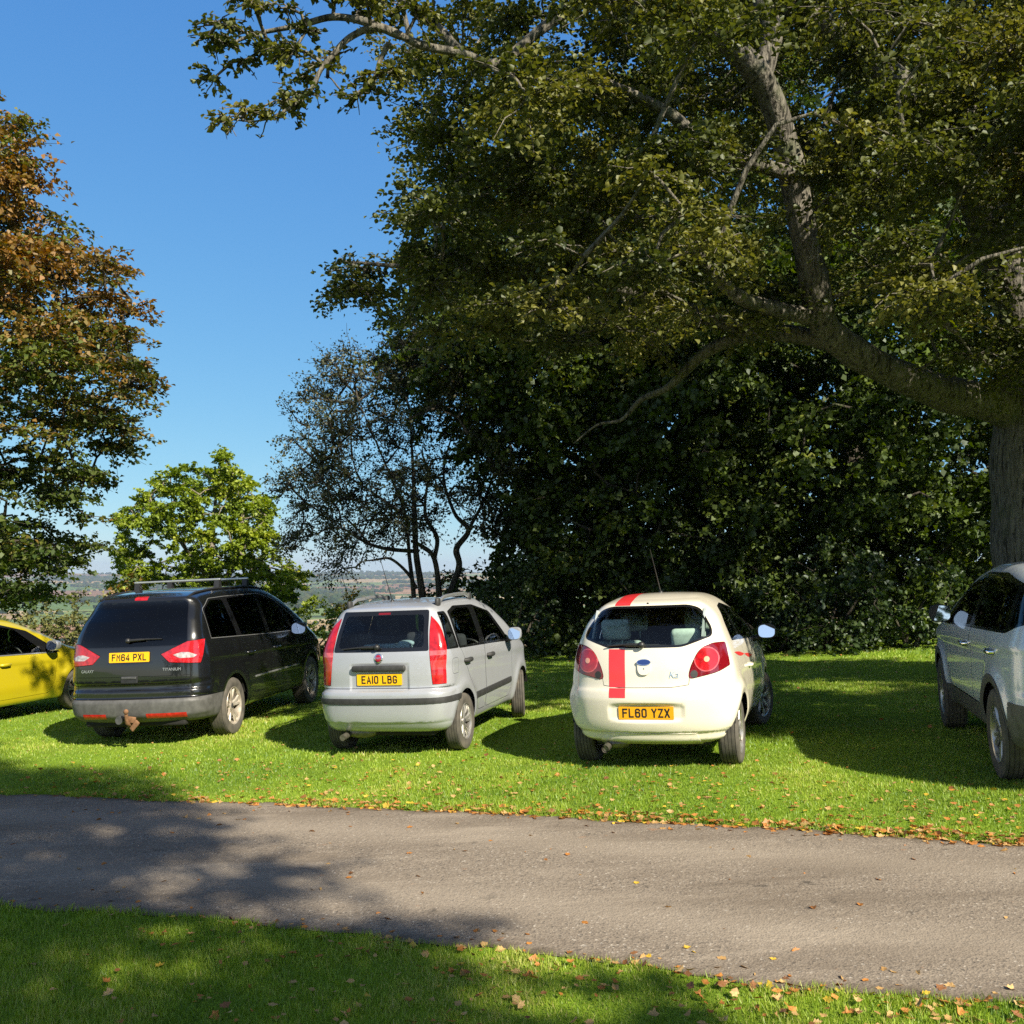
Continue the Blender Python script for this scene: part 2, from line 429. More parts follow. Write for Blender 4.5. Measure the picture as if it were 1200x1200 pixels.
class Skin:
    """half of a body sheet (y >= 0 or, mirrored, both halves) cut into named regions"""
    def __init__(s, body, h):
        s.b = body; P, F = body.mesh(h)
        s.v = [tuple(p) for p in P]; s.vn = [tuple(n) for n in body.normal(P)]
        s.faces = [(tuple(int(i) for i in q), 'body') for q in F]
    def both(s):
        """turn the half into a whole (for cuts that are not symmetric)"""
        n = len(s.v); mp = list(range(n, 2 * n)); 
        for i in range(n):
            if abs(s.v[i][1]) < 1e-9: mp[i] = i
        s.v += [(x, -y, z) for x, y, z in s.v]; s.vn += [(x, -y, z) for x, y, z in s.vn]
        s.faces += [(tuple(mp[i] for i in f[::-1]), p) for f, p in s.faces]
    def cut(s, view, poly, part, frm=None, nmin=0.3, cond=None, sgn=1):
        """faces (parts of faces) inside a convex polygon of the view become `part`"""
        a, b = VIEW[view]; axn = {'side': 1, 'rear': 0, 'top': 2}[view]
        n = len(poly); ar = sum(poly[i][0] * poly[(i + 1) % n][1] - poly[(i + 1) % n][0] * poly[i][1] for i in range(n))
        if ar < 0: poly = poly[::-1]
        lo = (min(p[0] for p in poly), min(p[1] for p in poly)); hi = (max(p[0] for p in poly), max(p[1] for p in poly))
        want = {'side': 1, 'rear': -1, 'top': 1}[view] * sgn
        keep = []; work = []; v = s.v
        for fc, p in s.faces:
            ok = frm is None or p in frm
            if ok:
                A = [v[i][a] for i in fc]; B = [v[i][b] for i in fc]
                ok = max(A) > lo[0] and min(A) < hi[0] and max(B) > lo[1] and min(B) < hi[1]
                if ok and nmin is not None: ok = s.vn[fc[0]][axn] * want > nmin or s.vn[fc[2]][axn] * want > nmin
                if ok and cond: ok = cond(*[sum(v[i][q] for i in fc) / len(fc) for q in range(3)])
            (work if ok else keep).append((fc, p))
        for e in range(n):
            (x0, y0), (x1, y1) = poly[e], poly[(e + 1) % n]; dx, dy = x1 - x0, y1 - y0; L = math.hypot(dx, dy)
            if L < 1e-9: continue
            nx, ny = dy / L, -dx / L                      # outward
            cache = {}; nxt = []; dist = {}
            for fc, p in work:
                D = []
                for i in fc:
                    if i not in dist: dist[i] = (v[i][a] - x0) * nx + (v[i][b] - y0) * ny
                    D.append(dist[i])
                if max(D) <= 1e-7: nxt.append((fc, p)); continue
                if min(D) >= -1e-7: keep.append((fc, p)); continue
                fin = []; fout = []; m = len(fc)
                for q in range(m):
                    i, j = fc[q], fc[(q + 1) % m]; di, dj = D[q], D[(q + 1) % m]
                    (fin if di <= 0 else fout).append(i)
                    if (di <= 0) != (dj <= 0):
                        key = (min(i, j), max(i, j))
                        if key not in cache:
                            t = di / (di - dj); pi, pj = v[i], v[j]; ni, nj = s.vn[i], s.vn[j]
                            v.append(tuple(pi[q2] + t * (pj[q2] - pi[q2]) for q2 in range(3)))
                            s.vn.append(tuple(ni[q2] + t * (nj[q2] - ni[q2]) for q2 in range(3)))
                            cache[key] = len(v) - 1
                        k = cache[key]; fin.append(k); fout.append(k)
                if len(fin) > 2: nxt.append((tuple(fin), p))
                if len(fout) > 2: keep.append((tuple(fout), p))
            work = nxt
        s.faces = keep + [(fc, part) for fc, p in work]
    def panel(s, view, poly, part, g=0.005, frm=('body',), **k):
        """a panel with a dark joint round it"""
        s.cut(view, inset_poly(poly, g), 'gap', frm=frm, **k)
        s.cut(view, poly, part, frm=('gap',), **k)
    def drop(s, part): s.faces = [f for f in s.faces if f[1] != part]
    def has(s, part): return any(p == part for _, p in s.faces)
    def emit(s, part, name, mat, parent, off=0.0, mirror='merge', sides=(1, -1), smooth_n=True, thick=0.0, pieces=False):
        """mirror: 'merge' -> one mesh of both halves; 'split' -> one object per side; None -> as is"""
        parts = (part,) if isinstance(part, str) else part
        fs = [f for f, p in s.faces if p in parts]
        if not fs: return []
        ids = sorted({i for f in fs for i in f}); mp = {k: i for i, k in enumerate(ids)}
        V = np.array([s.v[i] for i in ids]); N = s.b.normal(V)
        V0 = V.copy(); V = V + N * off
        V[np.abs(V0[:, 1]) < 1e-6, 1] = 0
        FF = [tuple(mp[i] for i in f) for f in fs]
        if thick > 0:
            # close the sheet towards the inside
            from collections import defaultdict
            ec = defaultdict(int)
            for f in FF:
                for q in range(len(f)): ec[(f[q], f[(q + 1) % len(f)])] += 1
            n0 = len(V); rim = [e for e in ec if (e[1], e[0]) not in ec and not (abs(V[e[0]][1]) < 1e-6 and abs(V[e[1]][1]) < 1e-6 and mirror == 'merge')]
            rv = sorted({i for e in rim for i in e}); rm = {i: n0 + k for k, i in enumerate(rv)}; r2 = {i: n0 + len(rv) + k for k, i in enumerate(rv)}
            V = np.concatenate([V, V[rv], V[rv] - N[rv] * thick])
            c = V[:n0].mean(0); dirs = V[rv] - c; dirs /= np.linalg.norm(dirs, axis=1, keepdims=True) + 1e-9
            N = np.concatenate([N, dirs, dirs])
            FF = FF + [(rm[b_], rm[a_], r2[a_], r2[b_]) for a_, b_ in rim]
        outs = []
        if pieces:
            up = list(range(len(V)))
            def find(i):
                while up[i] != i: up[i] = up[up[i]]; i = up[i]
                return i
            for f in FF:
                for i in f[1:]: up[find(i)] = find(f[0])
            grp = {}
            for f in FF: grp.setdefault(find(f[0]), []).append(f)
            for fs_ in grp.values():
                if len(fs_) < 4 and len(grp) > 1: continue
                k = sorted({i for f in fs_ for i in f}); m2 = {q: i for i, q in enumerate(k)}; F2 = [tuple(m2[i] for i in f) for f in fs_]
                v, nn = V[k], N[k]
                if np.abs(v[:, 1]).min() < 1e-6 and mirror == 'merge':
                    n2 = len(k); me_ = mesh_np(name, np.concatenate([v, v * [1, -1, 1]]), F2 + [tuple(i + n2 for i in f[::-1]) for f in F2], mat, True, np.concatenate([nn, nn * [1, -1, 1]]))
                    b_ = bmesh.new(); b_.from_mesh(me_); bmesh.ops.remove_doubles(b_, verts=b_.verts[:], dist=1e-6); b_.to_mesh(me_); b_.free()
                    outs.append(link(name, me_, parent))
                else:
                    for sg in (1, -1): outs.append(link(name, mesh_np(name, v * [1, sg, 1], F2 if sg > 0 else [f[::-1] for f in F2], mat, True, nn * [1, sg, 1]), parent))
            return outs
        def mk(sg, nm):
            v = V * np.array([1, sg, 1]); nn = N * np.array([1, sg, 1])
            return v, nn, (FF if sg > 0 else [f[::-1] for f in FF])
        if mirror == 'merge':
            v1, n1, f1 = mk(1, 0); v2, n2, f2 = mk(-1, 0)
            # weld the seam so that shading and edges stay whole
            seam = np.abs(V[:, 1]) < 1e-6; rem = np.where(seam, np.arange(len(V)), np.arange(len(V)) + len(V))
            used = np.concatenate([v1, v2]); nn = np.concatenate([n1, n2])
            f2 = [tuple(int(rem[i]) for i in f) for f in f2]
            outs.append(link(name, mesh_np(name, used, f1 + f2, mat, True, nn), parent))
        elif mirror == 'split':
            for sg in sides:
                v1, n1, f1 = mk(sg, 0); outs.append(link(name, mesh_np(name, v1, f1, mat, True, n1), parent))
        else:
            outs.append(link(name, mesh_np(name, V, FF, mat, True, N), parent))
        return outs

def wheel(parent, pos, r, w, rim_r, design, steer=0.0, side=1, mats=('rubber', 'alloy'), spin=0.2):
    """wheel > tyre, rim, disc ; outer face towards side*y"""
    W = empty('wheel', pos, parent); W.rotation_euler = (0, 0, steer)
    t = MB(); hw = w / 2; n = 64
    prof = [(rim_r * 0.985, -hw * .86), (rim_r + (r - rim_r) * .35, -hw * 1.02), (rim_r + (r - rim_r) * .7, -hw * 1.0), (r * 0.965, -hw * .9), (r * .992, -hw * .72)]
    k = 4
    for i in range(k):
        a = -hw * .66 + i * (hw * 1.32) / k + .003; b = -hw * .66 + (i + 1) * (hw * 1.32) / k - .003
        prof += [(r - .009, a - .002), (r, a), (r, b), (r - .009, b + .002)]
    prof += [(r * .992, hw * .72), (r * 0.965, hw * .9), (rim_r + (r - rim_r) * .7, hw * 1.0), (rim_r + (r - rim_r) * .35, hw * 1.02), (rim_r * .985, hw * .86)]
    t.lathe(prof, n); t.build('tyre', M[mats[0]], W, auto=35)
    m = MB(); o = hw * .80 * side; s = side
    # rim lip and barrel
    m.lathe([(rim_r * 1.0, o + .006 * s), (rim_r * .985, o + .012 * s), (rim_r * .93, o + .004 * s), (rim_r * .90, o - .02 * s), (rim_r * .88, o - .1 * s), (rim_r * .97, -hw * .8 * s)], 48)
    ns, split, wid, hubr, dish = design
    for i in range(ns):
        for sg in ((-1, 1) if split > 0 else (0,)):
            a0 = 2 * math.pi * i / ns + spin
            a1 = a0 + sg * split
            ab = a0 + sg * split * .35
            p0 = np.array([math.cos(ab) * hubr * .6, math.sin(ab) * hubr * .6]); p1 = np.array([math.cos(a1) * rim_r * .92, math.sin(a1) * rim_r * .92])
            tdir = (p1 - p0) / np.linalg.norm(p1 - p0); nn = np.array([-tdir[1], tdir[0]])
            v = []
            for (p, wd, oo) in ((p0, wid * 1.25, o - dish * s), (p0 * .5 + p1 * .5, wid * .92, o - dish * .35 * s), (p1, wid * 1.05, o - .004 * s)):
                for (u, dep) in ((-wd, -.018), (-wd * .6, 0.0), (wd * .6, 0.0), (wd, -.018), (0, -.035)):
                    q = p + nn * u; v.append((q[0], oo + dep * s, q[1]))
            f = []
            for j in range(2):
                for q in range(5): f.append((j * 5 + q, j * 5 + (q + 1) % 5, (j + 1) * 5 + (q + 1) % 5, (j + 1) * 5 + q))
            f += [(0, 1, 2, 3, 4), (14, 13, 12, 11, 10)]; m.add(v, f)
    m.lathe([(0.001, o - (dish - .012) * s), (hubr * .55, o - (dish - .012) * s), (hubr * .8, o - (dish - .004) * s), (hubr, o - (dish + .02) * s), (hubr, o - (dish + .05) * s)], 24)
    rim = m.build('rim', M[mats[1]], W, auto=30)
    c = MB(); c.lathe([(0.001, o - (dish - .016) * s), (hubr * .42, o - (dish - .016) * s), (hubr * .46, o - (dish - .006) * s)], 20)
    c.build('hub_cap', M['iron'], W, auto=30)
    d = MB(); d.lathe([(.001, o - (dish + .05) * s), (rim_r * .66, o - (dish + .05) * s), (rim_r * .66, o - (dish + .075) * s), (rim_r * .93, o - (dish + .08) * s)], 40)
    d.build('brake_disc', M['disc'], W, auto=30)
    return W

def strip_mesh(P, N, width_dir, w):
    pass

# ---- number plate characters: strokes in a 50 x 79 mm box
GLY = {
 'F': [[(0, 0), (0, 79)], [(0, 79), (50, 79)], [(0, 42), (42, 42)]],
 'M': [[(0, 0), (0, 79), (25, 34), (50, 79), (50, 0)]],
 '6': [[(50, 66), (40, 79), (10, 79), (0, 69), (0, 10), (10, 0), (40, 0), (50, 10), (50, 36), (40, 46), (10, 46), (0, 38)]],
 '4': [[(36, 0), (36, 79), (0, 24), (0, 18), (50, 18)]],
 'P': [[(0, 0), (0, 79), (38, 79), (50, 69), (50, 46), (38, 36), (0, 36)]],
 'X': [[(0, 0), (50, 79)], [(0, 79), (50, 0)]],
 'L': [[(0, 79), (0, 0), (46, 0)]],
 'E': [[(48, 79), (0, 79), (0, 0), (48, 0)], [(0, 41), (40, 41)]],
 'A': [[(0, 0), (25, 79), (50, 0)], [(9, 24), (41, 24)]],
 '1': [[(25, 0), (25, 79)]],
 '0': [[(10, 0), (40, 0), (50, 10), (50, 69), (40, 79), (10, 79), (0, 69), (0, 10), (10, 0)]],
 'B': [[(0, 0), (0, 79), (36, 79), (46, 70), (46, 50), (38, 42), (0, 42)], [(38, 42), (50, 34), (50, 9), (40, 0), (0, 0)]],
 'G': [[(50, 64), (40, 79), (10, 79), (0, 69), (0, 10), (10, 0), (40, 0), (50, 10), (50, 36), (28, 36)]],
 'Y': [[(0, 79), (25, 40), (50, 79)], [(25, 40), (25, 0)]],
 'Z': [[(0, 79), (50, 79), (0, 0), (50, 0)]],
}
def plate_text(text, sc=0.001, wk=14.0):
    """flat stroke letters centred on the origin in the (u, v) plane; returns verts, faces"""
    v = []; f = []; x = 0; h = wk / 2
    def w_of(c): return 14 if c == '1' else 50
    tot = sum((33 if c == ' ' else w_of(c) + 11) for c in text) - 11
    x = -tot / 2
    for c in text:
        if c == ' ': x += 33 - 11 + 11; continue
        cx = 0.0
        for pl in GLY[c]:
            Q = [np.array(((px if c != '1' else 7) * (1 if c == '1' else (50 - wk) / 50) + (0 if c == '1' else h), py * (79 - wk) / 79 + h)) for px, py in pl]
            closed = np.allclose(Q[0], Q[-1]) and len(Q) > 3
            if closed: Q = Q[:-1]
            m = len(Q); L = []; R = []
            for i in range(m):
                tp = Q[i] - Q[i - 1] if (i > 0 or closed) else Q[1] - Q[0]
                tn = Q[(i + 1) % m] - Q[i] if (i < m - 1 or closed) else Q[m - 1] - Q[m - 2]
                tp = tp / np.linalg.norm(tp); tn = tn / np.linalg.norm(tn)
                n1 = np.array([-tp[1], tp[0]]); n2 = np.array([-tn[1], tn[0]]); b = n1 + n2; b /= np.linalg.norm(b)
                k = min(h / max(b @ n1, .35), h * 1.8); p = Q[i].copy()
                if not closed and i == 0: p = p - tn * h
                if not closed and i == m - 1: p = p + tp * h
                L.append(p + b * k); R.append(p - b * k)
            n0 = len(v); v += [((q[0] + x) * sc, (q[1] - 39.5) * sc) for q in L] + [((q[0] + x) * sc, (q[1] - 39.5) * sc) for q in R]
            for i in range(m if closed else m - 1):
                j = (i + 1) % m; f.append((n0 + i, n0 + m + i, n0 + m + j, n0 + j))
        x += w_of(c) + 11
    return v, f

def font_mesh(text, size, shear=0.0):
    cu = bpy.data.curves.new('lettering', 'FONT'); cu.body = text; cu.size = size; cu.align_x = 'CENTER'; cu.align_y = 'CENTER'; cu.extrude = size * .03; cu.shear = shear
    cu.resolution_u = 3
    o = bpy.data.objects.new('lettering', cu); COL.objects.link(o)
    dg = bpy.context.evaluated_depsgraph_get(); me = bpy.data.meshes.new_from_object(o.evaluated_get(dg))
    bpy.data.objects.remove(o); bpy.data.curves.remove(cu)
    return me

def on_rear(body, y, z, off=0.0):
    """point and outward normal of the tail at (y, z)"""
    p = body.hit((-2.0, y, z), (1, 0, 0), 3.0); n = body.normal(p[None])[0]
    return p + n * off, n

def basis_rear(n):
    """matrix whose X runs to the car's right as seen from behind, Y up the surface, Z outward"""
    n = Vector(n); x = Vector((0, -1, 0)); x = (x - n * x.dot(n)).normalized(); y = n.cross(x)
    return Matrix((x, y, n)).transposed()

def put_rear(o, body, y, z, off, tilt_only=False):
    p, n = on_rear(body, y, z, off)
    o.matrix_local = Matrix.Translation(p) @ basis_rear(n).to_4x4()
    return o

def plate(parent, body, y, z, text, mat='plate', off=0.012, size=(0.52, 0.111)):
    p, n = on_rear(body, y, z, off)
    n = Vector((n[0], n[1], n[2])); n.y = 0; n.normalize()
    Mx = Matrix.Translation(p) @ basis_rear(n).to_4x4()
    b = MB(); b.prism(rpoly([(-size[0] / 2, -size[1] / 2), (size[0] / 2, -size[1] / 2), (size[0] / 2, size[1] / 2), (-size[0] / 2, size[1] / 2)], .008, 3), -.004, .003, 'z')
    P = b.build('number_plate', M[mat], parent); P.matrix_local = Mx
    v, f = plate_text(text)
    me = bpy.data.meshes.new('plate_characters'); me.from_pydata([(a, c, .0045) for a, c in v], [], f); me.materials.append(M['ink'])
    link('plate_characters', me, P)
    return P

def sheet_patch(body, pts_uv, view_from, parent, name, mat, off=0.003, grid=None):
    """thin film laid on the body: a grid of (a, b) view coordinates dropped on the surface"""
    rows = []
    for row in pts_uv:
        r = []
        for a, b in row:
            if view_from == 'rear': p = body.hit((-2.0, a, b), (1, 0, 0), 3.5)
            elif view_from == 'top': p = body.hit((a, b, 2.5), (0, 0, -1), 2.5)
            elif view_from == 'left': p = body.hit((a, 2.0, b), (0, -1, 0), 2.0)
            else: p = body.hit((a, -2.0, b), (0, 1, 0), 2.0)
            n = body.normal(p[None])[0]; r.append(p + n * off)
        rows.append(r)
    V = [p for r in rows for p in r]; m = len(rows[0]); N = body.normal(np.array(V))
    F = [(i * m + j, i * m + j + 1, (i + 1) * m + j + 1, (i + 1) * m + j) for i in range(len(rows) - 1) for j in range(m - 1)]
    a, b, c = [np.array(V[k]) for k in F[0][:3]]
    if np.cross(b - a, c - a) @ N[0] < 0: F = [q[::-1] for q in F]
    return link(name, mesh_np(name, V, F, mat, True, N), parent)

def ribbon(body, path, width, parent, name, mat, view='left', off=0.006, thick=0.012, along='z'):
    """raised moulding along a flank: path of (x, z) points"""
    V = []; F = []
    sg = 1 if view == 'left' else -1
    for i, (x, z) in enumerate(path):
        for k, (dz, do) in enumerate(((-.5, -.004), (-.42, thick * .8), (-.15, thick), (.15, thick), (.42, thick * .8), (.5, -.004))):
            p = body.hit((x, sg * 2.0, z + dz * width), (0, -sg, 0), 2.0); n = body.normal(p[None])[0]
            V.append(p + n * (off * 0 + do))
    m = 6
    for i in range(len(path) - 1):
        for k in range(m - 1): F.append((i * m + k, i * m + k + 1, (i + 1) * m + k + 1, (i + 1) * m + k))
    F += [tuple(range(m)), tuple(range((len(path) - 1) * m, len(path) * m))]
    b = MB(); b.add(V, F); return b.build(name, mat, parent, auto=40)

def tail_ribbon(body, path, width, parent, name, mat, thick=0.012):
    """raised moulding across the tail: path of (y, z) points; wraps round the corners by plan angle"""
    V = []; F = []; m = 6
    for i, (y, z) in enumerate(path):
        for k, (dz, do) in enumerate(((-.5, -.004), (-.42, thick * .8), (-.15, thick), (.15, thick), (.42, thick * .8), (.5, -.004))):
            p = body.hit((-2.0, y, z + dz * width), (1, 0, 0), 3.0); n = body.normal(p[None])[0]; V.append(p + n * do)
    for i in range(len(path) - 1):
        for k in range(m - 1): F.append((i * m + k, i * m + k + 1, (i + 1) * m + k + 1, (i + 1) * m + k))
    F += [tuple(range(m)), tuple(range((len(path) - 1) * m, len(path) * m))]
    b = MB(); b.add(V, F); return b.build(name, mat, parent, auto=40)

def radial_band(body, cx, z, a0, a1, n, width, parent, name, mat, thick=0.012):
    """moulding round the tail from one flank to the other, shot inward from a circle about (cx, 0)"""
    V = []; F = []; m = 6
    for i in range(n + 1):
        a = a0 + (a1 - a0) * i / n; d = np.array([-math.cos(a), -math.sin(a), 0.0])
        for k, (dz, do) in enumerate(((-.5, -.004), (-.42, thick * .8), (-.15, thick), (.15, thick), (.42, thick * .8), (.5, -.004))):
            o = np.array([cx, 0, z + dz * width]) + d * 2.0
            p = body.hit(o, -d, 2.0); nn = body.normal(p[None])[0]; V.append(p + nn * do)
    for i in range(n):
        for k in range(m - 1): F.append((i * m + k, i * m + k + 1, (i + 1) * m + k + 1, (i + 1) * m + k))
    F += [tuple(range(m)), tuple(range(n * m, (n + 1) * m))]
    b = MB(); b.add(V, F); return b.build(name, mat, parent, auto=40)

def seat(parent, x, y, mat, z=0.42, w=0.48, back_h=0.62, rest='dark', lean=0.22, hr=None):
    s = MB(); R = Matrix.Rotation(-lean, 3, 'Y')
    s.rbox((x + .22, y, z), (.5, w, .16), .05, 3)
    s.rbox(Vector((x - .05, y, z + back_h / 2 + .02)), (.13, w, back_h), .055, 3, R)
    o = s.build('seat', mat, parent, auto=50)
    h = MB(); c = Vector((x - .05, y, z)) + R @ Vector((0, 0, back_h + .14))
    h.rbox(c, (.10, w * .6, .19), .045, 3, R)
    for q in (-.06, .06): h.tube([c + Vector((0, q, -.16)), c + Vector((0, q, -.05))], .007, 6)
    h.build('head_restraint', hr or mat, o, auto=50)
    return o

def cabin(parent, x0, x1, yw, zf, dash_x, wheel_y=-.36, wheel=True, zd=None):
    c = MB(); c.rbox(((x0 + x1) / 2, 0, zf), (x1 - x0, yw * 2, .04), .01)
    zd = zd or zf + .45
    c.rbox((dash_x, 0, zd), (.34, yw * 1.9, .2), .06, 3)
    c.rbox((dash_x, 0, zd - .22), (.24, yw * 1.9, .4), .02)
    c.build('cabin_floor', M['cabin'], parent, auto=50)
    if wheel:
        w = MB(); R = Matrix.Rotation(rad(66), 3, 'Y')
        cen = Vector((dash_x - .30, wheel_y, zd + .06)); pts = []
        for i in range(25):
            a = 2 * math.pi * i / 24; pts.append(cen + R @ Vector((.185 * math.cos(a), .185 * math.sin(a), 0)))
        w.tube(pts, .014, 8, False)
        for a in (0.1, 2.1, 4.2): w.tube([cen, cen + R @ Vector((.18 * math.cos(a), .18 * math.sin(a), 0))], .012, 6)
        w.ellip(cen, (.05, .05, .02), 12, 6, R)
        w.tube([cen, Vector((dash_x, wheel_y, zd - .02))], .025, 8)
        w.build('steering_wheel', M['trim'], parent, auto=50)

def door_mirror(parent, x, y, z, side, body_mat, size=(.10, .20, .15), stalk=.10, glass_tilt=0.16, arm='trim', yaw=.07):
    """housing on a stalk; glass faces backwards"""
    m = MB(); c = Vector((x, y + side * (stalk + size[1] / 2), z))
    sx, sy, sz = size; n = 20; rings = []
    for (dx, k) in ((-.5, .97), (-.46, 1.0), (-.1, .98), (.25, .8), (.45, .45), (.5, .05)):
        rings.append([(c.x + dx * sx * 1.3, c.y + a * k, c.z + b * k) for a, b in ellipse(0, 0, sy / 2, sz / 2, n, 0, 3.0)])
    v = [p for r in rings for p in r]; f = [(i * n + j, i * n + (j + 1) % n, (i + 1) * n + (j + 1) % n, (i + 1) * n + j) for i in range(5) for j in range(n)]
    m.add(v, f + [tuple(range(n))])
    o = m.build('door_mirror', body_mat, parent, auto=45)
    g = MB(); E = ellipse(0, 0, sy / 2 * .88, sz / 2 * .86, 24, 0, 3.0)
    xb = c.x - .65 * sx - .003
    g.add([(xb - .006 + b * glass_tilt + side * a * yaw, c.y + a, c.z + b) for a, b in E] + [(xb + .016 + b * glass_tilt + side * a * yaw, c.y + a, c.z + b) for a, b in E], [tuple(range(24)), tuple(range(47, 23, -1))] + [(i, (i + 1) % 24, 24 + (i + 1) % 24, 24 + i) for i in range(24)])
    g.build('mirror_glass', M['mirror'], o)
    s = MB(); s.tube([Vector((x + .02, y - side * .04, z - sz * .55)), Vector((x + .01, y + side * stalk * .6, z - sz * .5)), c + Vector((0, -side * sy * .2, -sz * .3))], [.035, .028, .03], 8)
    s.build('mirror_arm', M[arm], o, auto=50)
    return o

def handle(parent, body, x, z, side, mat, w=.20, h=.032):
    p = body.hit((x, side * 2, z), (0, -side, 0), 2.0); q = body.hit((x + w / 2, side * 2, z), (0, -side, 0), 2.0); r = body.hit((x - w / 2, side * 2, z), (0, -side, 0), 2.0)
    m = MB(); out = np.array([0, side, 0.0])
    m.tube([r - out * .004, r * .8 + p * .2 + out * .028, p + out * .034, q * .8 + p * .2 + out * .028, q - out * .004], [h * .4, h * .5, h * .5, h * .5, h * .4], 8)
    o = m.build('door_handle', mat, parent, auto=60)
    return o

def wiper(parent, body, y0, z0, y1, z1, mat='trim'):
    p0, n0 = on_rear(body, y0, z0, .03); p1, n1 = on_rear(body, y1, z1, .022)
    m = MB(); m.ellip(p0, (.035, .035, .03), 12, 8); mid = (p0 + p1) / 2 + n0 * .012
    m.tube([p0, p0 * .6 + p1 * .4 + n0 * .015, mid], [.018, .014, .01], 8)
    pa, _ = on_rear(body, y0 + (y1 - y0) * .12, z0 + (z1 - z0) * .12 + .012, .016)
    m.tube([pa, (pa + p1) / 2 + n0 * .006, p1], [.008, .009, .006], 6)
    return m.build('wiper', M[mat], parent, auto=50)

def wells(parent, body, centres, r, yin):
    for (wx, wz) in centres:
        for sg in (1, -1):
            ye = body.wm - .035; b = MB(); n = 18; v = []
            for i in range(n + 1):
                a = math.pi * (.10 + .80 * i / n); v += [(wx + r * math.cos(a), sg * yin, wz + r * math.sin(a)), (wx + r * math.cos(a), sg * ye, wz + r * math.sin(a))]
            f = [(2 * i, 2 * i + 1, 2 * i + 3, 2 * i + 2) for i in range(n)] + [tuple(2 * i for i in range(n + 1))]
            b.add(v, f); b.build('wheel_liner', M['well'], parent)

def under(parent, d, x0, x1, w, z=0.24):
    b = MB(); b.rbox(((x0 + x1) / 2, 0, z), (x1 - x0, w, .10), .03)
    for x in (0.0, d['wb']): b.tube([(x, -d['track'], .30), (x, d['track'], .30)], .045, 8)
    b.build('chassis', M['well'], parent, auto=50)

def place_car(root, x, y, th, dz=0.0):
    """on the sloping lawn, heading th from +Y towards +X"""
    n = Vector((-GB, -GC, 1)).normalized(); f = Vector((math.sin(th), math.cos(th), 0)); f = (f - n * f.dot(n)).normalized(); l = n.cross(f)
    R = Matrix((f, l, n)).transposed()
    root.matrix_world = Matrix.Translation((x, y, ground_plane(x, y) + dz)) @ R.to_4x4() @ Matrix.Diagonal((1, 1, KZ, 1))

def arch_cut(sk, cx, cz, r, ymin):
    sk.cut('side', ellipse(cx, cz, r, r, 40), 'void', nmin=None, cond=lambda x, y, z: y > ymin)
    sk.drop('void')
# ------------------------------------------------------------------ the cars
def window_set(sk, polys, view='side', ring=0.022, frm=('body',), glassname='glass_{}', r=0.05, **k):
    for name, P in polys.items():
        Q = rpoly(P, r)
        sk.cut(view, inset_poly(Q, ring), 'seal', frm=frm, **k)
        sk.cut(view, Q, name, frm=('seal',), **k)

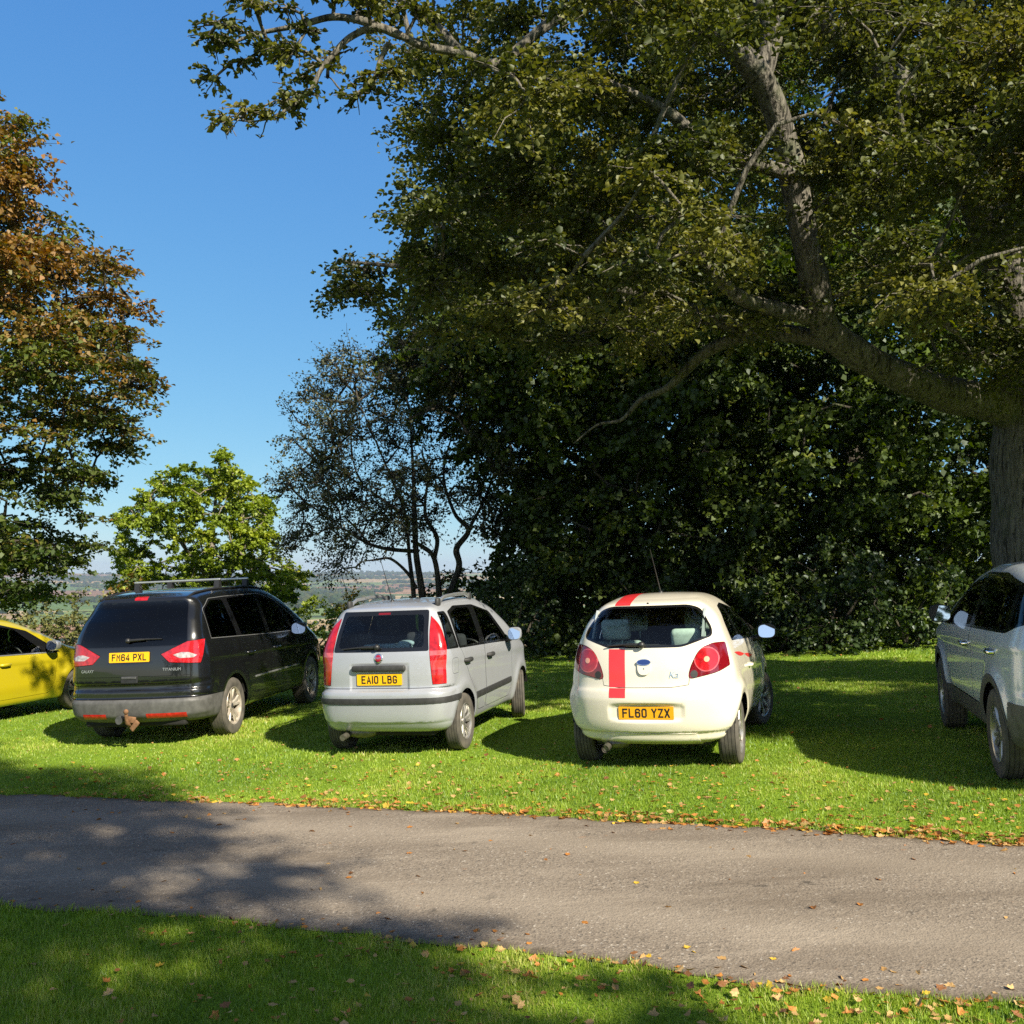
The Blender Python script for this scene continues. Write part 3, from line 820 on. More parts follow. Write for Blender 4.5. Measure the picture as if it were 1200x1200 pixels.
def make_people_carrier():
    root = empty('parked_car')
    tag(root, 'black people carrier with roof bars, grey bumper and rusty tow hook', 'car', 'cars parked on the lawn')
    d = dict(w=1.86, wb=2.85, track=.78, zb=.27, bounds=(-1.04, 3.86, 1.78),
        top=[(-.72, 1.635), (-.6, 1.68), (-.3, 1.725), (.3, 1.76), (1.0, 1.76), (1.6, 1.725), (2.1, 1.60), (2.6, 1.36), (3.0, 1.13), (3.2, 1.06), (3.5, .97), (3.72, .85), (3.84, .62)],
        rear=[(.2, -.80), (.31, -.93), (.37, -.985), (.5, -1.0), (.535, -.99), (.56, -.955), (.62, -.952), (.635, -.945), (.65, -.93), (.70, -.925), (.715, -.94), (.74, -.955), (.85, -.95), (1.0, -.935), (1.17, -.90), (1.4, -.78), (1.60, -.635), (1.63, -.65), (1.67, -.66), (1.71, -.60), (1.82, -.40)],
        sect=[(.25, -.07), (.4, -.015), (.6, 0), (.8, -.003), (1.0, -.02), (1.1, -.04), (1.3, -.10), (1.55, -.19), (1.76, -.27)],
        plan=[(-1.0, -.05), (-.6, -.022), (0, 0), (2.2, 0), (3.0, -.02), (3.84, -.13)],
        front=[(.2, 3.62), (.35, 3.78), (.6, 3.82), (.8, 3.78), (1.0, 3.5)],
        crown=.06, bow=.15, bowp=2.4, bowf=.32, kt=(.12, .17, 1.3), kr=(.22, .13, 1.15),
        flares=[(0, .34, .42, .012), (2.85, .34, .42, .012)], creases=[(.93, .86, .006, .03)],
        carve=[(-1.0, 0, 1.03, .06, .30, .085, .02)])
    b = Body(d); sk = Skin(b, .024)
    P = paint('black_paint', (0.006, 0.0065, 0.0075), rough=.25, dirt=(.08, .07, .055), dirt_amt=.25)
    for cx in (0, 2.85): arch_cut(sk, cx, .335, .385, .5)
    back = lambda x, y, z: x < .1
    # bumper
    sk.cut('rear', [(-1.2, .2), (1.2, .2), (1.2, .545), (-1.2, .545)], 'bumper', nmin=None, cond=lambda x, y, z: x < -.3)
    sk.cut('rear', [(-.98, .545), (.98, .545), (.98, .552), (-.98, .552)], 'gap', frm=('body',), nmin=None, cond=lambda x, y, z: x < -.5)
    # lamps
    L = [(.40, 1.035), (.50, .945), (.98, .91), (.98, 1.19), (.70, 1.165)]
    sk.cut('rear', inset_poly(L, .006), 'gap', frm=('body',), nmin=None, cond=lambda x, y, z: x < -.4)
    sk.cut('rear', L, 'lamp', frm=('gap',), nmin=None, cond=lambda x, y, z: x < -.4)
    sk.cut('side', [(-.80, .85), (-.62, 1.3), (1, 1.3), (1, .85)], 'body', frm=('lamp', 'gap'), nmin=None)
    sk.cut('rear', [(.54, 1.025), (.62, .985), (.77, .985), (.80, 1.01), (.72, 1.045), (.64, 1.05)], 'lamp_clear', frm=('lamp',), nmin=None)
    # rear glass wraps wide; the seal is dark
    G = [(-.70, 1.13), (.70, 1.13), (.66, 1.38), (.58, 1.625), (-.58, 1.625), (-.66, 1.38)]
    sk.cut('rear', rpoly(inset_poly(G, .012), .05), 'seal', frm=('body',), nmin=.25)
    sk.cut('rear', rpoly(G, .05), 'rear_glass', frm=('seal',), nmin=.25)
    sk.cut('rear', rpoly([(-.085, 1.64), (.085, 1.64), (.085, 1.68), (-.085, 1.68)], .012), 'brake_light', frm=('body', 'seal'), nmin=.1)
    # tailgate joint below the lamps
    for q in ([(.735, .555), (.741, .555), (.741, .955), (.735, .955)], [(-.8, .795), (.735, .795), (.735, .799), (-.8, .799)]):
        sk.cut('rear', q, 'gap', frm=('body',), nmin=.2)
    # side glass
    W = {'third_glass': [(-.50, 1.165), (.20, 1.155), (.10, 1.60), (-.22, 1.605), (-.46, 1.50)],
         'rear_door_glass': [(.34, 1.15), (1.15, 1.13), (1.15, 1.625), (.24, 1.61)],
         'front_door_glass': [(1.27, 1.125), (2.10, 1.10), (1.72, 1.52), (1.27, 1.61)],
         'quarter_glass': [(2.2, 1.09), (2.62, 1.075), (2.02, 1.40), (1.95, 1.43)]}
    sk.cut('side', rpoly([(-.528, 1.145), (1.30, 1.105), (2.70, 1.055), (1.77, 1.55), (1.3, 1.638), (.2, 1.638), (-.246, 1.628), (-.503, 1.515)], .04), 'chrome_line', nmin=.3)
    sk.cut('side', rpoly([(-.52, 1.152), (1.30, 1.112), (2.68, 1.062), (1.76, 1.545), (1.3, 1.632), (.2, 1.632), (-.24, 1.622), (-.495, 1.51)], .04), 'seal', frm=('chrome_line',), nmin=.3)
    for n_, p_ in W.items(): sk.cut('side', rpoly(p_, .05), n_, frm=('seal',), nmin=.3)
    # doors
    sk.panel('side', rpoly([(.44, .62), (.62, .42), (1.21, .42), (1.21, 1.098), (.22, 1.12), (.22, .95)], .05), 'rear_door', nmin=.3)
    sk.panel('side', rpoly([(1.225, .42), (2.18, .42), (2.36, .62), (2.38, 1.06), (1.225, 1.097)], .05), 'front_door', nmin=.3)
    sk.cut('rear', rpoly([(-.72, 1.12), (.72, 1.12), (.62, 1.66), (-.62, 1.66)], .06), 'windscreen', frm=('body',), nmin=.2, sgn=-1)
    sk.cut('rear', rpoly([(.45, .68), (.82, .70), (.86, .84), (.55, .82)], .03), 'headlamp', frm=('body',), nmin=.1, sgn=-1)
    # emit
    sk.emit('body', 'body', P, root); sk.emit('gap', 'panel_joint', M['gap'], root, off=-.004, pieces=True)
    sk.emit('seal', 'window_seal', M['gloss_black'], root, pieces=True); sk.emit('chrome_line', 'window_trim', M['satin'], root, off=.003)
    sk.emit('bumper', 'rear_bumper', M['grey_plastic'], root)
    sk.emit('lamp', 'tail_lamp', M['red_lens'], root, off=.006, mirror='split', thick=.02)
    sk.emit('lamp_clear', 'lamp_lens', M['clear_lens'], root, off=.008, mirror='split', thick=.012)
    sk.emit('rear_glass', 'rear_window', M['privacy'], root, off=-.002)
    sk.emit('brake_light', 'brake_light', M['red_lens'], root, off=.004, thick=.012)
    for n_ in W: sk.emit(n_, 'side_window', M['privacy' if n_ in ('third_glass', 'rear_door_glass') else 'glass'], root, off=-.002, mirror='split')
    sk.emit('windscreen', 'windscreen', M['glass'], root); sk.emit('headlamp', 'headlamp', M['clear_lens'], root, mirror='split')
    for n_ in ('rear_door', 'front_door'):
        for o, sd in zip(sk.emit(n_, 'door', P, root, mirror='split'), (1, -1)):
            if n_ == 'rear_door': handle(o, b, .52, .93, sd, P, .19)
            else: handle(o, b, 1.42, .92, sd, P, .19)
    ch = [ribbon(b, [(x, .615 + .0 * x) for x in np.linspace(.66, 2.28, 10)], .024, root, 'door_moulding', M['satin'], v) for v in ('left', 'right')]
    wells(root, b, [(0, .335), (2.85, .335)], .39, .52); under(root, d, -.85, 3.6, 1.3, .28)
    for x in (0, 2.85):
        for sd in (1, -1):
            wheel(root, (x, sd * .80, .335), .335, .225, .225, (5, .20, .022, .07, .03), 0, sd, ('rubber_dusty', 'alloy_dusty'), .25)
    # plate, wiper, grip, lettering
    plate(root, b, 0, 1.015, 'FM64 PXL', off=.008)
    wiper(root, b, .02, 1.19, -.40, 1.20)
    g = MB(); g.rbox((0, 0, 0), (.22, .085, .02), .009, 2); o = g.build('tailgate_handle', M['trim'], root); put_rear(o, b, 0, .765, -.002)
    g = MB(); g.rbox((0, .022, .012), (.19, .028, .012), .006, 2); o2 = g.build('handle_grip', M['iron'], o)
    for tx, yy in (('GALAXY', .57), ('TITANIUM', -.53)):
        me = font_mesh(tx, .048); me.materials.append(M['satin']); o = link('badge_lettering', me, root); put_rear(o, b, yy, .865, .003)
    for sd, y0, y1 in ((1, .30, .62), (-1, .22, .70)):
        o = sheet_patch(b, [[(sd * (y0 + (y1 - y0) * i / 6), z) for i in range(7)] for z in (.335, .355, .375, .39)], 'rear', root, 'reflector', M['red_lens'], .004)
    # tow bar with a rusty hook and grey socket
    t = MB(); p, n = on_rear(b, -.02, .36, 0)
    t.tube([(p[0] + .25, -.03, .26), (p[0] - .02, -.03, .27), (p[0] - .10, -.03, .31), (p[0] - .12, -.03, .40)], [.03, .03, .028, .022], 8)
    t.ellip((p[0] - .12, -.03, .43), (.03, .03, .03), 12, 8)
    t.rbox((p[0] - .07, -.065, .335), (.025, .12, .07), .008, 2, Matrix.Rotation(.12, 3, 'X'))
    t.rbox((p[0] - .08, -.115, .27), (.03, .06, .13), .01, 2, Matrix.Rotation(.75, 3, 'X'))
    t.build('tow_hook', M['rust'], root, auto=50)
    t = MB(); t.lathe([(.001, -.05), (.045, -.05), (.05, 0), (.045, .03), (.03, .04), (.001, .04)], 16, 'x'); o = t.build('trailer_socket', M['iron'], root, auto=40); o.location = (p[0] - .03, .09, .33)
    # roof bars
    for x in (.35, 1.25):
        zt = float(b.T(np.array(x))) + .085
        t = MB(); t.rbox((x, 0, zt), (.055, 1.22, .026), .009, 2); o = t.build('roof_bar', M['satin'], root)
        for sd in (1, -1):
            q = b.hit((x, sd * .555, 2.5), (0, 0, -1), 2.0)
            t = MB(); t.prism([(x - .05, q[2] - .01), (x + .05, q[2] - .01), (x + .03, zt - .012), (x - .03, zt - .012)], sd * .53, sd * .60, 'y'); t.build('bar_foot', M['trim'], o)
    for v, sd in (('left', 1), ('right', -1)):
        pts = [b.hit((x, sd * (.60 - .02 * abs(x - .6)), 2.5), (0, 0, -1), 2.5) + np.array([0, 0, .012]) for x in np.linspace(-.55, 1.75, 14)]
        t = MB(); t.tube(pts, .014, 6); t.build('roof_rail', M['trim'], root, auto=60)
    for sd in (1, -1): door_mirror(root, 2.12, sd * .86, 1.12, sd, P, (.11, .23, .17), .05)
    for y in (.38, -.38): seat(root, 1.25, y, M['seat_dark'], .5); seat(root, .25, y, M['seat_dark'], .5)
    for y in (.45, -.45): seat(root, -.50, y, M['seat_dark'], .5, back_h=.5)
    cabin(root, -.8, 2.4, .8, .38, 2.25, -.38)
    return root

def make_small_hatch():
    root = empty('parked_car')
    tag(root, 'small silver hatchback with tall red tail lamps and roof rails', 'car', 'cars parked on the lawn')
    d = dict(w=1.565, wb=2.3, track=.66, zb=.24, bounds=(-.68, 2.96, 1.57),
        top=[(-.5, 1.44), (-.34, 1.475), (0, 1.52), (.6, 1.54), (1.1, 1.525), (1.5, 1.445), (1.8, 1.30), (2.1, 1.10), (2.25, 1.03), (2.5, .96), (2.75, .85), (2.94, .6)],
        rear=[(.2, -.46), (.27, -.54), (.31, -.575), (.345, -.60), (.36, -.615), (.5, -.635), (.62, -.64), (.655, -.63), (.675, -.585), (.70, -.575), (.8, -.572), (1.0, -.55), (1.2, -.475), (1.43, -.355), (1.47, -.37), (1.50, -.33), (1.58, -.15)],
        sect=[(.22, -.08), (.35, -.03), (.55, 0), (.8, -.002), (.98, -.018), (1.06, -.035), (1.25, -.095), (1.42, -.155), (1.55, -.20)],
        plan=[(-.65, -.03), (-.3, -.012), (.1, 0), (1.9, 0), (2.4, -.02), (2.94, -.12)],
        front=[(.2, 2.75), (.35, 2.88), (.6, 2.92), (.8, 2.88), (1.0, 2.7)],
        crown=.06, bow=.10, bowp=2.6, bowf=.25, kt=(.10, .16, 1.2), kr=(.2, .11, .98),
        flares=[(0, .29, .37, .018), (2.3, .29, .37, .018)], creases=[(.90, .82, .006, .03)],
        carve=[(-.60, 0, .80, .05, .335, .125, .02)])
    b = Body(d); sk = Skin(b, .021)
    P = paint('silver_paint', (0.40, 0.415, 0.45), metal=.3, rough=.36, coat=.8, dirt=(.26, .23, .18))
    for cx in (0, 2.3): arch_cut(sk, cx, .285, .335, .42)
    sk.cut('rear', [(-1, .2), (1, .2), (1, .662), (-1, .662)], 'bumper', nmin=None, cond=lambda x, y, z: x < -.1)
    sk.cut('side', [(-.36, .1), (-.30, .70), (1, .7), (1, .1)], 'body', frm=('bumper',), nmin=None)
    sk.cut('rear', [(-.85, .684), (.85, .684), (.85, .690), (-.85, .690)], 'gap', frm=('body',), nmin=None, cond=lambda x, y, z: x < -.38)
    L = [(.575, .715), (.95, .715), (.95, 1.46), (.525, 1.46), (.56, 1.03)]
    L = [(.595, .72), (.95, .72), (.95, 1.46), (.525, 1.46)]
    sk.cut('rear', inset_poly(L, .005), 'gap', frm=('body',), nmin=None, cond=lambda x, y, z: x < -.15)
    sk.cut('rear', L, 'lamp', frm=('gap',), nmin=None, cond=lambda x, y, z: x < -.15)
    sk.cut('side', [(-.435, .70), (-.42, 1.0), (-.285, 1.50), (1, 1.5), (1, .7)], 'body', frm=('lamp', 'gap'), nmin=None)
    sk.cut('rear', [(-1, 1.0), (1, 1.0), (1, 1.045), (-1, 1.045)], 'lamp_clear', frm=('lamp',), nmin=None)
    sk.cut('rear', [(-1, .86), (1, .86), (1, .95), (-1, .95)], 'lamp_pink', frm=('lamp',), nmin=None)
    sk.cut('rear', [(-1, .6), (1, .6), (1, 1.0), (-1, 1.0)], 'lamp_low', frm=('lamp',), nmin=None)
    G = [(-.555, 1.045), (.555, 1.045), (.50, 1.445), (-.50, 1.445)]
    sk.cut('rear', rpoly(G, .025), 'seal', frm=('body',), nmin=.2)
    sk.cut('rear', rpoly([(-.50, 1.085), (.50, 1.085), (.455, 1.40), (-.455, 1.40)], .05), 'rear_glass', frm=('seal',), nmin=.2)
    sk.cut('rear', [(-.16, 1.408), (.07, 1.408), (.07, 1.428), (-.16, 1.428)], 'brake_light', frm=('seal',), nmin=.2)
    W = {'quarter_glass': [(-.36, 1.065), (-.15, 1.06), (-.20, 1.40), (-.26, 1.40)],
         'rear_door_glass': [(-.05, 1.055), (.62, 1.04), (.62, 1.42), (.25, 1.435), (-.02, 1.39)],
         'front_door_glass': [(.80, 1.035), (1.60, 1.00), (1.22, 1.345), (.80, 1.42)]}
    sk.cut('side', rpoly([(-.42, 1.05), (-.1, 1.04), (-.13, 1.42), (-.26, 1.42)], .02), 'seal', frm=('body',), nmin=.3)
    sk.cut('side', rpoly([(-.1, 1.035), (1.74, .975), (1.30, 1.345), (.80, 1.445), (.2, 1.46), (-.08, 1.41)], .04), 'seal', frm=('body',), nmin=.3)
    for n_, p_ in W.items(): sk.cut('side', rpoly(p_, .035), n_, frm=('seal',), nmin=.3)
    sk.panel('side', rpoly([(.32, .52), (.45, .34), (.74, .34), (.74, 1.03), (-.08, 1.035), (-.02, .85)], .05), 'rear_door', g=.005, nmin=.3)
    sk.panel('side', rpoly([(.752, .34), (1.72, .34), (1.80, .5), (1.84, .965), (.752, 1.01)], .05), 'front_door', g=.005, nmin=.3)
    sk.panel('side', rpoly([(-.33, .80), (-.17, .80), (-.17, .95), (-.33, .95)], .03), 'fuel_flap', g=.003, nmin=.3)
    sk.cut('rear', rpoly([(-.6, 1.05), (.6, 1.05), (.50, 1.46), (-.50, 1.46)], .06), 'windscreen', frm=('body',), nmin=.2, sgn=-1)
    sk.cut('rear', rpoly([(.38, .66), (.68, .68), (.72, .86), (.48, .84)], .03), 'headlamp', frm=('body',), nmin=.1, sgn=-1)
    # tailgate lower joint runs with the recess
    sk.emit('body', 'body', P, root); sk.emit('bumper', 'rear_bumper', P, root); sk.emit('gap', 'panel_joint', M['gap'], root, off=-.004, pieces=True)
    sk.emit('fuel_flap', 'fuel_flap', P, root, mirror='split', sides=(-1,)); sk.emit('fuel_flap', 'wing_panel', P, root, mirror='split', sides=(1,))
    sk.emit('seal', 'window_seal', M['gloss_black'], root, pieces=True)
    sk.emit('lamp', 'tail_lamp', M['red_lens'], root, off=.005, mirror='split', thick=.02)
    sk.emit('lamp_low', 'brake_lens', M['red_lens'], root, off=.005, thick=.02, pieces=True)
    sk.emit('lamp_clear', 'reversing_lens', M['pink_lens'], root, off=.005, mirror='split', thick=.02)
    sk.emit('lamp_pink', 'indicator_lens', M['red_lens2'], root, off=.005, mirror='split', thick=.02)
    sk.emit('rear_glass', 'rear_window', M['glass'], root, off=-.002); sk.emit('brake_light', 'brake_light', M['dark_red_lens'], root, off=.001)
    for n_ in W: sk.emit(n_, 'side_window', M['glass'], root, off=-.002, mirror='split')
    sk.emit('windscreen', 'windscreen', M['glass'], root); sk.emit('headlamp', 'headlamp', M['clear_lens'], root, mirror='split')
    for n_, hx, hz in (('rear_door', .10, .90), ('front_door', .90, .885)):
        for o, sd in zip(sk.emit(n_, 'door', P, root, mirror='split'), (1, -1)):
            handle(o, b, hx, hz, sd, M['dark_plastic'], .17, .05)
    for v in ('left', 'right'):
        ribbon(b, [(x, .50 + .012 * x) for x in np.linspace(.34, .735, 5)], .07, root, 'door_moulding', M['dark_plastic'], v, thick=.014)
        ribbon(b, [(x, .50 + .012 * x) for x in np.linspace(.758, 1.74, 8)], .07, root, 'door_moulding', M['dark_plastic'], v, thick=.014)
    radial_band(b, .3, .565, -1.02, 1.02, 30, .065, root, 'bumper_moulding', M['dark_plastic'], .012)
    wells(root, b, [(0, .285), (2.3, .285)], .34, .44); under(root, d, -.42, 2.8, 1.1, .25)
    for x in (0, 2.3):
        for sd in (1, -1):
            wheel(root, (x, sd * .69, .285), .285, .175, .185, (6, .17, .017, .055, .02), rad(17) if x > 1 else 0, sd, ('rubber_dusty', 'alloy'), .1)
    plate(root, b, 0, .775, 'EA10 LBG', off=.010)
    g = MB(); g.rbox((0, 0, 0), (.62, .06, .05), .02, 3); o = g.build('tailgate_grip', M['dark_plastic'], root, auto=50); put_rear(o, b, 0, .885, .024)
    for sd in (1,):
        g = MB(); g.lathe([(.001, .012), (.032, .012), (.038, .010), (.047, .006), (.05, -.004)], 28, 'z'); o = g.build('badge_ring', M['chrome'], root, auto=40); put_rear(o, b, 0, .985, .006)
        g = MB(); g.lathe([(.001, .0145), (.03, .0145), (.034, .0125), (.034, .008)], 28, 'z'); o2 = g.build('badge_disc', M['red_badge'], o, auto=40)
        me = font_mesh('FIAT', .024); me.materials.append(M['chrome']); o3 = link('badge_lettering', me, o); o3.location = (0, 0, .0155)
    wiper(root, b, .02, 1.085, .44, 1.072)
    # rails
    for sd in (1, -1):
        xs = np.linspace(-.12, 1.0, 12); pts = []; rr = []
        for i, x in enumerate(xs):
            q = b.hit((x, sd * .53, 2.5), (0, 0, -1), 2.5); t = i / 11; lift = .062 * min(1, math.sin(math.pi * t) * 2.2); pts.append(q + np.array([0, 0, lift])); rr.append(.02)
        g = MB(); g.tube(pts, rr, 8); o = g.build('roof_rail', M['satin'], root, auto=60)
        g = MB()
        for x in (-.10, .96):
            q = b.hit((x, sd * .53, 2.5), (0, 0, -1), 2.5); g.rbox(q + np.array([0, 0, .03]), (.09, .05, .085), .02, 2)
        g.build('rail_foot', M['dark_plastic'], o, auto=50)
    q = b.hit((.16, .12, 2.5), (0, 0, -1), 2.5)
    g = MB(); g.ellip(q, (.03, .025, .02), 10, 6); g.tube([q, q + np.array([-.16, .05, .42])], [.006, .003], 6); g.build('aerial', M['antenna'], root, auto=60)
    for sd in (1, -1): door_mirror(root, 1.62, sd * .75, 1.06, sd, P, (.11, .17, .15), .07)
    # exhaust under the tail
    g = MB(); g.tube([(-.36, .44, .225), (-.60, .44, .205)], [.032, .032], 12); g.ellip((-.38, .30, .235), (.10, .20, .065), 14, 8)
    g.build('exhaust', M['exhaust'], root, auto=50)
    for o in sk.emit('none', 'none', P, root): pass
    for y in (.34, -.34): seat(root, .75, y, M['seat_dark'], .5)
    seat(root, -.02, .34, M['seat_dark'], .5, back_h=.5); seat(root, -.02, -.34, M['seat_dark'], .5, back_h=.5)
    g = MB(); g.rbox((-.30, 0, 1.04), (.30, .96, .03), .01); g.build('parcel_shelf', M['cabin'], root)
    g = MB(); g.rbox((-.30, -.02, 1.085), (.18, .55, .05), .02, 2); g.ellip((-.30, -.22, 1.11), (.08, .1, .035)); g.build('folded_cloth', M['cloth_blue'], root, auto=50)
    cabin(root, -.4, 1.9, .66, .34, 1.78, -.34)
    for sd in (1, -1):
        g = MB(); g.prism([(-.42, 1.06), (-.30, 1.06), (-.22, 1.38), (-.29, 1.38)], sd * .58, sd * .60, 'y'); g.build('pillar_trim', M['cabin_light'], root)
    return root

def make_striped_hatch():
    root = empty('parked_car')
    tag(root, 'rounded cream white hatchback with a red stripe over roof and tailgate', 'car', 'cars parked on the lawn')
    d = dict(w=1.645, wb=2.3, track=.68, zb=.23, bounds=(-.66, 3.06, 1.56),
        top=[(-.45, 1.37), (-.25, 1.455), (.05, 1.505), (.45, 1.525), (.85, 1.515), (1.25, 1.44), (1.65, 1.28), (2.05, 1.07), (2.3, .99), (2.6, .91), (2.85, .78), (3.04, .5)],
        rear=[(.15, -.38), (.25, -.47), (.28, -.52), (.34, -.545), (.36, -.575), (.5, -.61), (.62, -.618), (.70, -.605), (.735, -.585), (.76, -.578), (.9, -.56), (1.08, -.515), (1.25, -.41), (1.42, -.265), (1.46, -.245), (1.52, -.10), (1.6, .15)],
        sect=[(.2, -.13), (.3, -.07), (.45, -.012), (.6, 0), (.78, -.01), (.95, -.04), (1.05, -.07), (1.2, -.13), (1.4, -.225), (1.53, -.30)],
        plan=[(-.65, -.04), (-.3, -.015), (.05, 0), (1.9, -.01), (2.4, -.02), (3.04, -.16)],
        front=[(.15, 2.8), (.3, 2.95), (.55, 3.0), (.8, 2.93), (1.0, 2.7)],
        crown=.10, bow=.23, bowp=2.3, bowf=.35, kt=(.14, .22, 1.2), kr=(.22, .16, 1.1),
        flares=[(0, .30, .38, .028), (2.3, .30, .38, .022)], creases=[],
        carve=[(-.62, 0, .525, .05, .37, .078, .045)])
    b = Body(d); sk = Skin(b, .021)
    P = paint('cream_white_paint', (0.72, 0.665, 0.55), rough=.3, coat=.9, dirt=(.5, .45, .36), dirt_amt=.6)
    for cx in (0, 2.3): arch_cut(sk, cx, .295, .335, .45)
    # bumper joint: curved line from lamp to lamp
    J = [(-.62, .80), (-.40, .755), (-.25, .738), (.25, .738), (.40, .755), (.62, .80)]
    for i in (3,):
            (a0, c0), (a1, c1) = J[i], J[i + 1]; sk.cut('rear', [(a0, c0), (a1, c1), (a1, c1 + .005), (a0, c0 + .005)], 'gap', frm=('body',), nmin=.2)
    sk.cut('rear', [(-.25, .738), (.25, .738), (.25, .743), (-.25, .743)], 'gap', frm=('body',), nmin=.2)
    for q in ([(.40, .755), (.405, .757), (.425, .86), (.42, .86)],): sk.cut('rear', q, 'gap', frm=('body',), nmin=.2)
    sk.cut('rear', [(-.50, .2), (.50, .2), (.44, .345), (-.44, .345)], 'diffuser', frm=('body',), nmin=.05)
    L = rpoly([(.40, .805), (.425, .905), (.50, 1.045), (.60, 1.10), (.72, 1.10), (.84, 1.045), (.84, .955), (.68, .86)], .075)
    sk.cut('rear', inset_poly(L, .005), 'gap', frm=('body',), nmin=None, cond=lambda x, y, z: x < .1)
    sk.cut('rear', L, 'lamp', frm=('gap',), nmin=None, cond=lambda x, y, z: x < .1)
    sk.cut('side', [(-.30, .8), (-.20, 1.2), (1, 1.2), (1, .8)], 'body', frm=('lamp', 'gap'), nmin=None)
    sk.cut('rear', ellipse(.565, .968, .108, .104, 28), 'lamp_ring', frm=('lamp',), nmin=None)
    sk.cut('rear', ellipse(.565, .968, .098, .095, 28), 'lamp_round', frm=('lamp_ring',), nmin=None)
    sk.cut('rear', ellipse(.567, .968, .024, .024, 20), 'lamp_bulb', frm=('lamp_round',), nmin=None)
    sk.cut('rear', ellipse(.455, .848, .032, .032, 18), 'lamp_reverse', frm=('lamp',), nmin=None)
    G = [(-.35, 1.085), (.35, 1.085), (.61, 1.165), (.60, 1.23), (.49, 1.39), (.38, 1.425), (-.38, 1.425), (-.49, 1.39), (-.60, 1.23), (-.61, 1.165)]
    sk.cut('rear', rpoly(inset_poly(G, .008), .05), 'seal', frm=('body',), nmin=.1)
    sk.cut('rear', rpoly(inset_poly(G, -.012), .05), 'rear_glass', frm=('seal',), nmin=.1)
    W = {'rear_quarter_glass': [(.12, 1.10), (.55, 1.085), (.50, 1.37), (.32, 1.36), (.16, 1.24)],
         'front_door_glass': [(.68, 1.08), (1.62, 1.02), (1.28, 1.30), (.63, 1.385)]}
    sk.cut('side', rpoly([(.07, 1.085), (1.78, .995), (1.34, 1.31), (.62, 1.41), (.32, 1.39), (.12, 1.26)], .05), 'seal', frm=('body',), nmin=.3)
    for n_, p_ in W.items(): sk.cut('side', rpoly(p_, .04), n_, frm=('seal',), nmin=.3)
    sk.panel('side', rpoly([(.62, .36), (1.74, .34), (1.82, .5), (1.88, .985), (.60, 1.055)], .06), 'front_door', g=.005, nmin=.25)
    sk.cut('rear', rpoly([(-.62, 1.03), (.62, 1.03), (.46, 1.45), (-.46, 1.45)], .06), 'windscreen', frm=('body',), nmin=.2, sgn=-1)
    sk.cut('rear', rpoly([(.38, .62), (.66, .66), (.70, .84), (.5, .82)], .03), 'headlamp', frm=('body',), nmin=.1, sgn=-1)
    sk.emit('body', 'body', P, root); sk.emit('gap', 'panel_joint', M['gap'], root, off=-.004, pieces=True)
    sk.emit('diffuser', 'bumper_valance', P, root, off=.008, thick=.02)
    sk.emit('seal', 'window_seal', M['gloss_black'], root, pieces=True)
    sk.emit('lamp', 'tail_lamp', M['dark_red_lens'], root, off=.006, mirror='split', thick=.02)
    sk.emit('lamp_ring', 'lamp_ring', M['pink_lens'], root, off=.009, mirror='split', thick=.012)
    sk.emit('lamp_round', 'lamp_lens', M['red_lens'], root, off=.009, mirror='split', thick=.012)
    sk.emit('lamp_bulb', 'bulb_lens', M['amber_lens'], root, off=.011, mirror='split', thick=.012)
    sk.emit('lamp_reverse', 'reversing_lens', M['dark_plastic'], root, off=.009, mirror='split', thick=.012)
    sk.emit('rear_glass', 'rear_window', M['glass'], root, off=-.002)
    for n_ in W: sk.emit(n_, 'side_window', M['glass'], root, off=-.002, mirror='split')
    sk.emit('windscreen', 'windscreen', M['glass'], root); sk.emit('headlamp', 'headlamp', M['clear_lens'], root, mirror='split')
    for o, sd in zip(sk.emit('front_door', 'door', P, root, mirror='split'), (1, -1)): handle(o, b, .80, .80, sd, P, .17, .03)
    # red film stripe: bumper, tailgate and roof, left of the middle
    y0, y1 = .185, .345
    for z0, z1 in ((.655, .736), (.744, 1.07)):
        sheet_patch(b, [[(y0 + (y1 - y0) * i / 6, z0 + (z1 - z0) * j / 8) for i in range(7)] for j in range(9)], 'rear', root, 'red_stripe', M['stripe'], .002)
    sheet_patch(b, [[(y0 + (y1 - y0) * i / 6, 1.436 + .055 * j / 4) for i in range(7)] for j in range(5)], 'rear', root, 'red_stripe', M['stripe'], .002)
    sheet_patch(b, [[(-.10 + 1.45 * j / 20, y0 + (y1 - y0) * i / 6) for i in range(7)] for j in range(21)], 'top', root, 'red_stripe', M['stripe'], .002)
    for v in ('left', 'right'):
        for xa, xb in ((-.02, .585), (.62, 1.20)):
            mid = .985; rows = []
            for i in range(9):
                t = i / 8; hh = .024 * math.sin(math.pi * (t)) + .002
                rows.append([(xa + (xb - xa) * t, mid - .11 * (xa + (xb - xa) * t) - hh), (xa + (xb - xa) * t, mid - .11 * (xa + (xb - xa) * t) + hh * .5)])
            sheet_patch(b, rows, v, root, 'side_flash', M['stripe'], .002)
    wells(root, b, [(0, .295), (2.3, .295)], .34, .46); under(root, d, -.35, 2.8, 1.1, .26)
    for x in (0, 2.3):
        for sd in (1, -1):
            wheel(root, (x, sd * .70, .292), .292, .195, .205, (8, 0.0, .020, .06, .02), rad(-17) if x > 1 else 0, sd, ('rubber_dusty', 'alloy'), .2)
    plate(root, b, 0, .522, 'FL60 YZX', 'plate_o', off=.010)
    # oval badge on a white boss, script letters
    g = MB(); g.prism(ellipse(0, -.035, .062, .075, 28, 0, 2.6), -.01, .010, 'z'); o = g.build('badge_boss', P, root, auto=40); put_rear(o, b, 0, .955, .004)
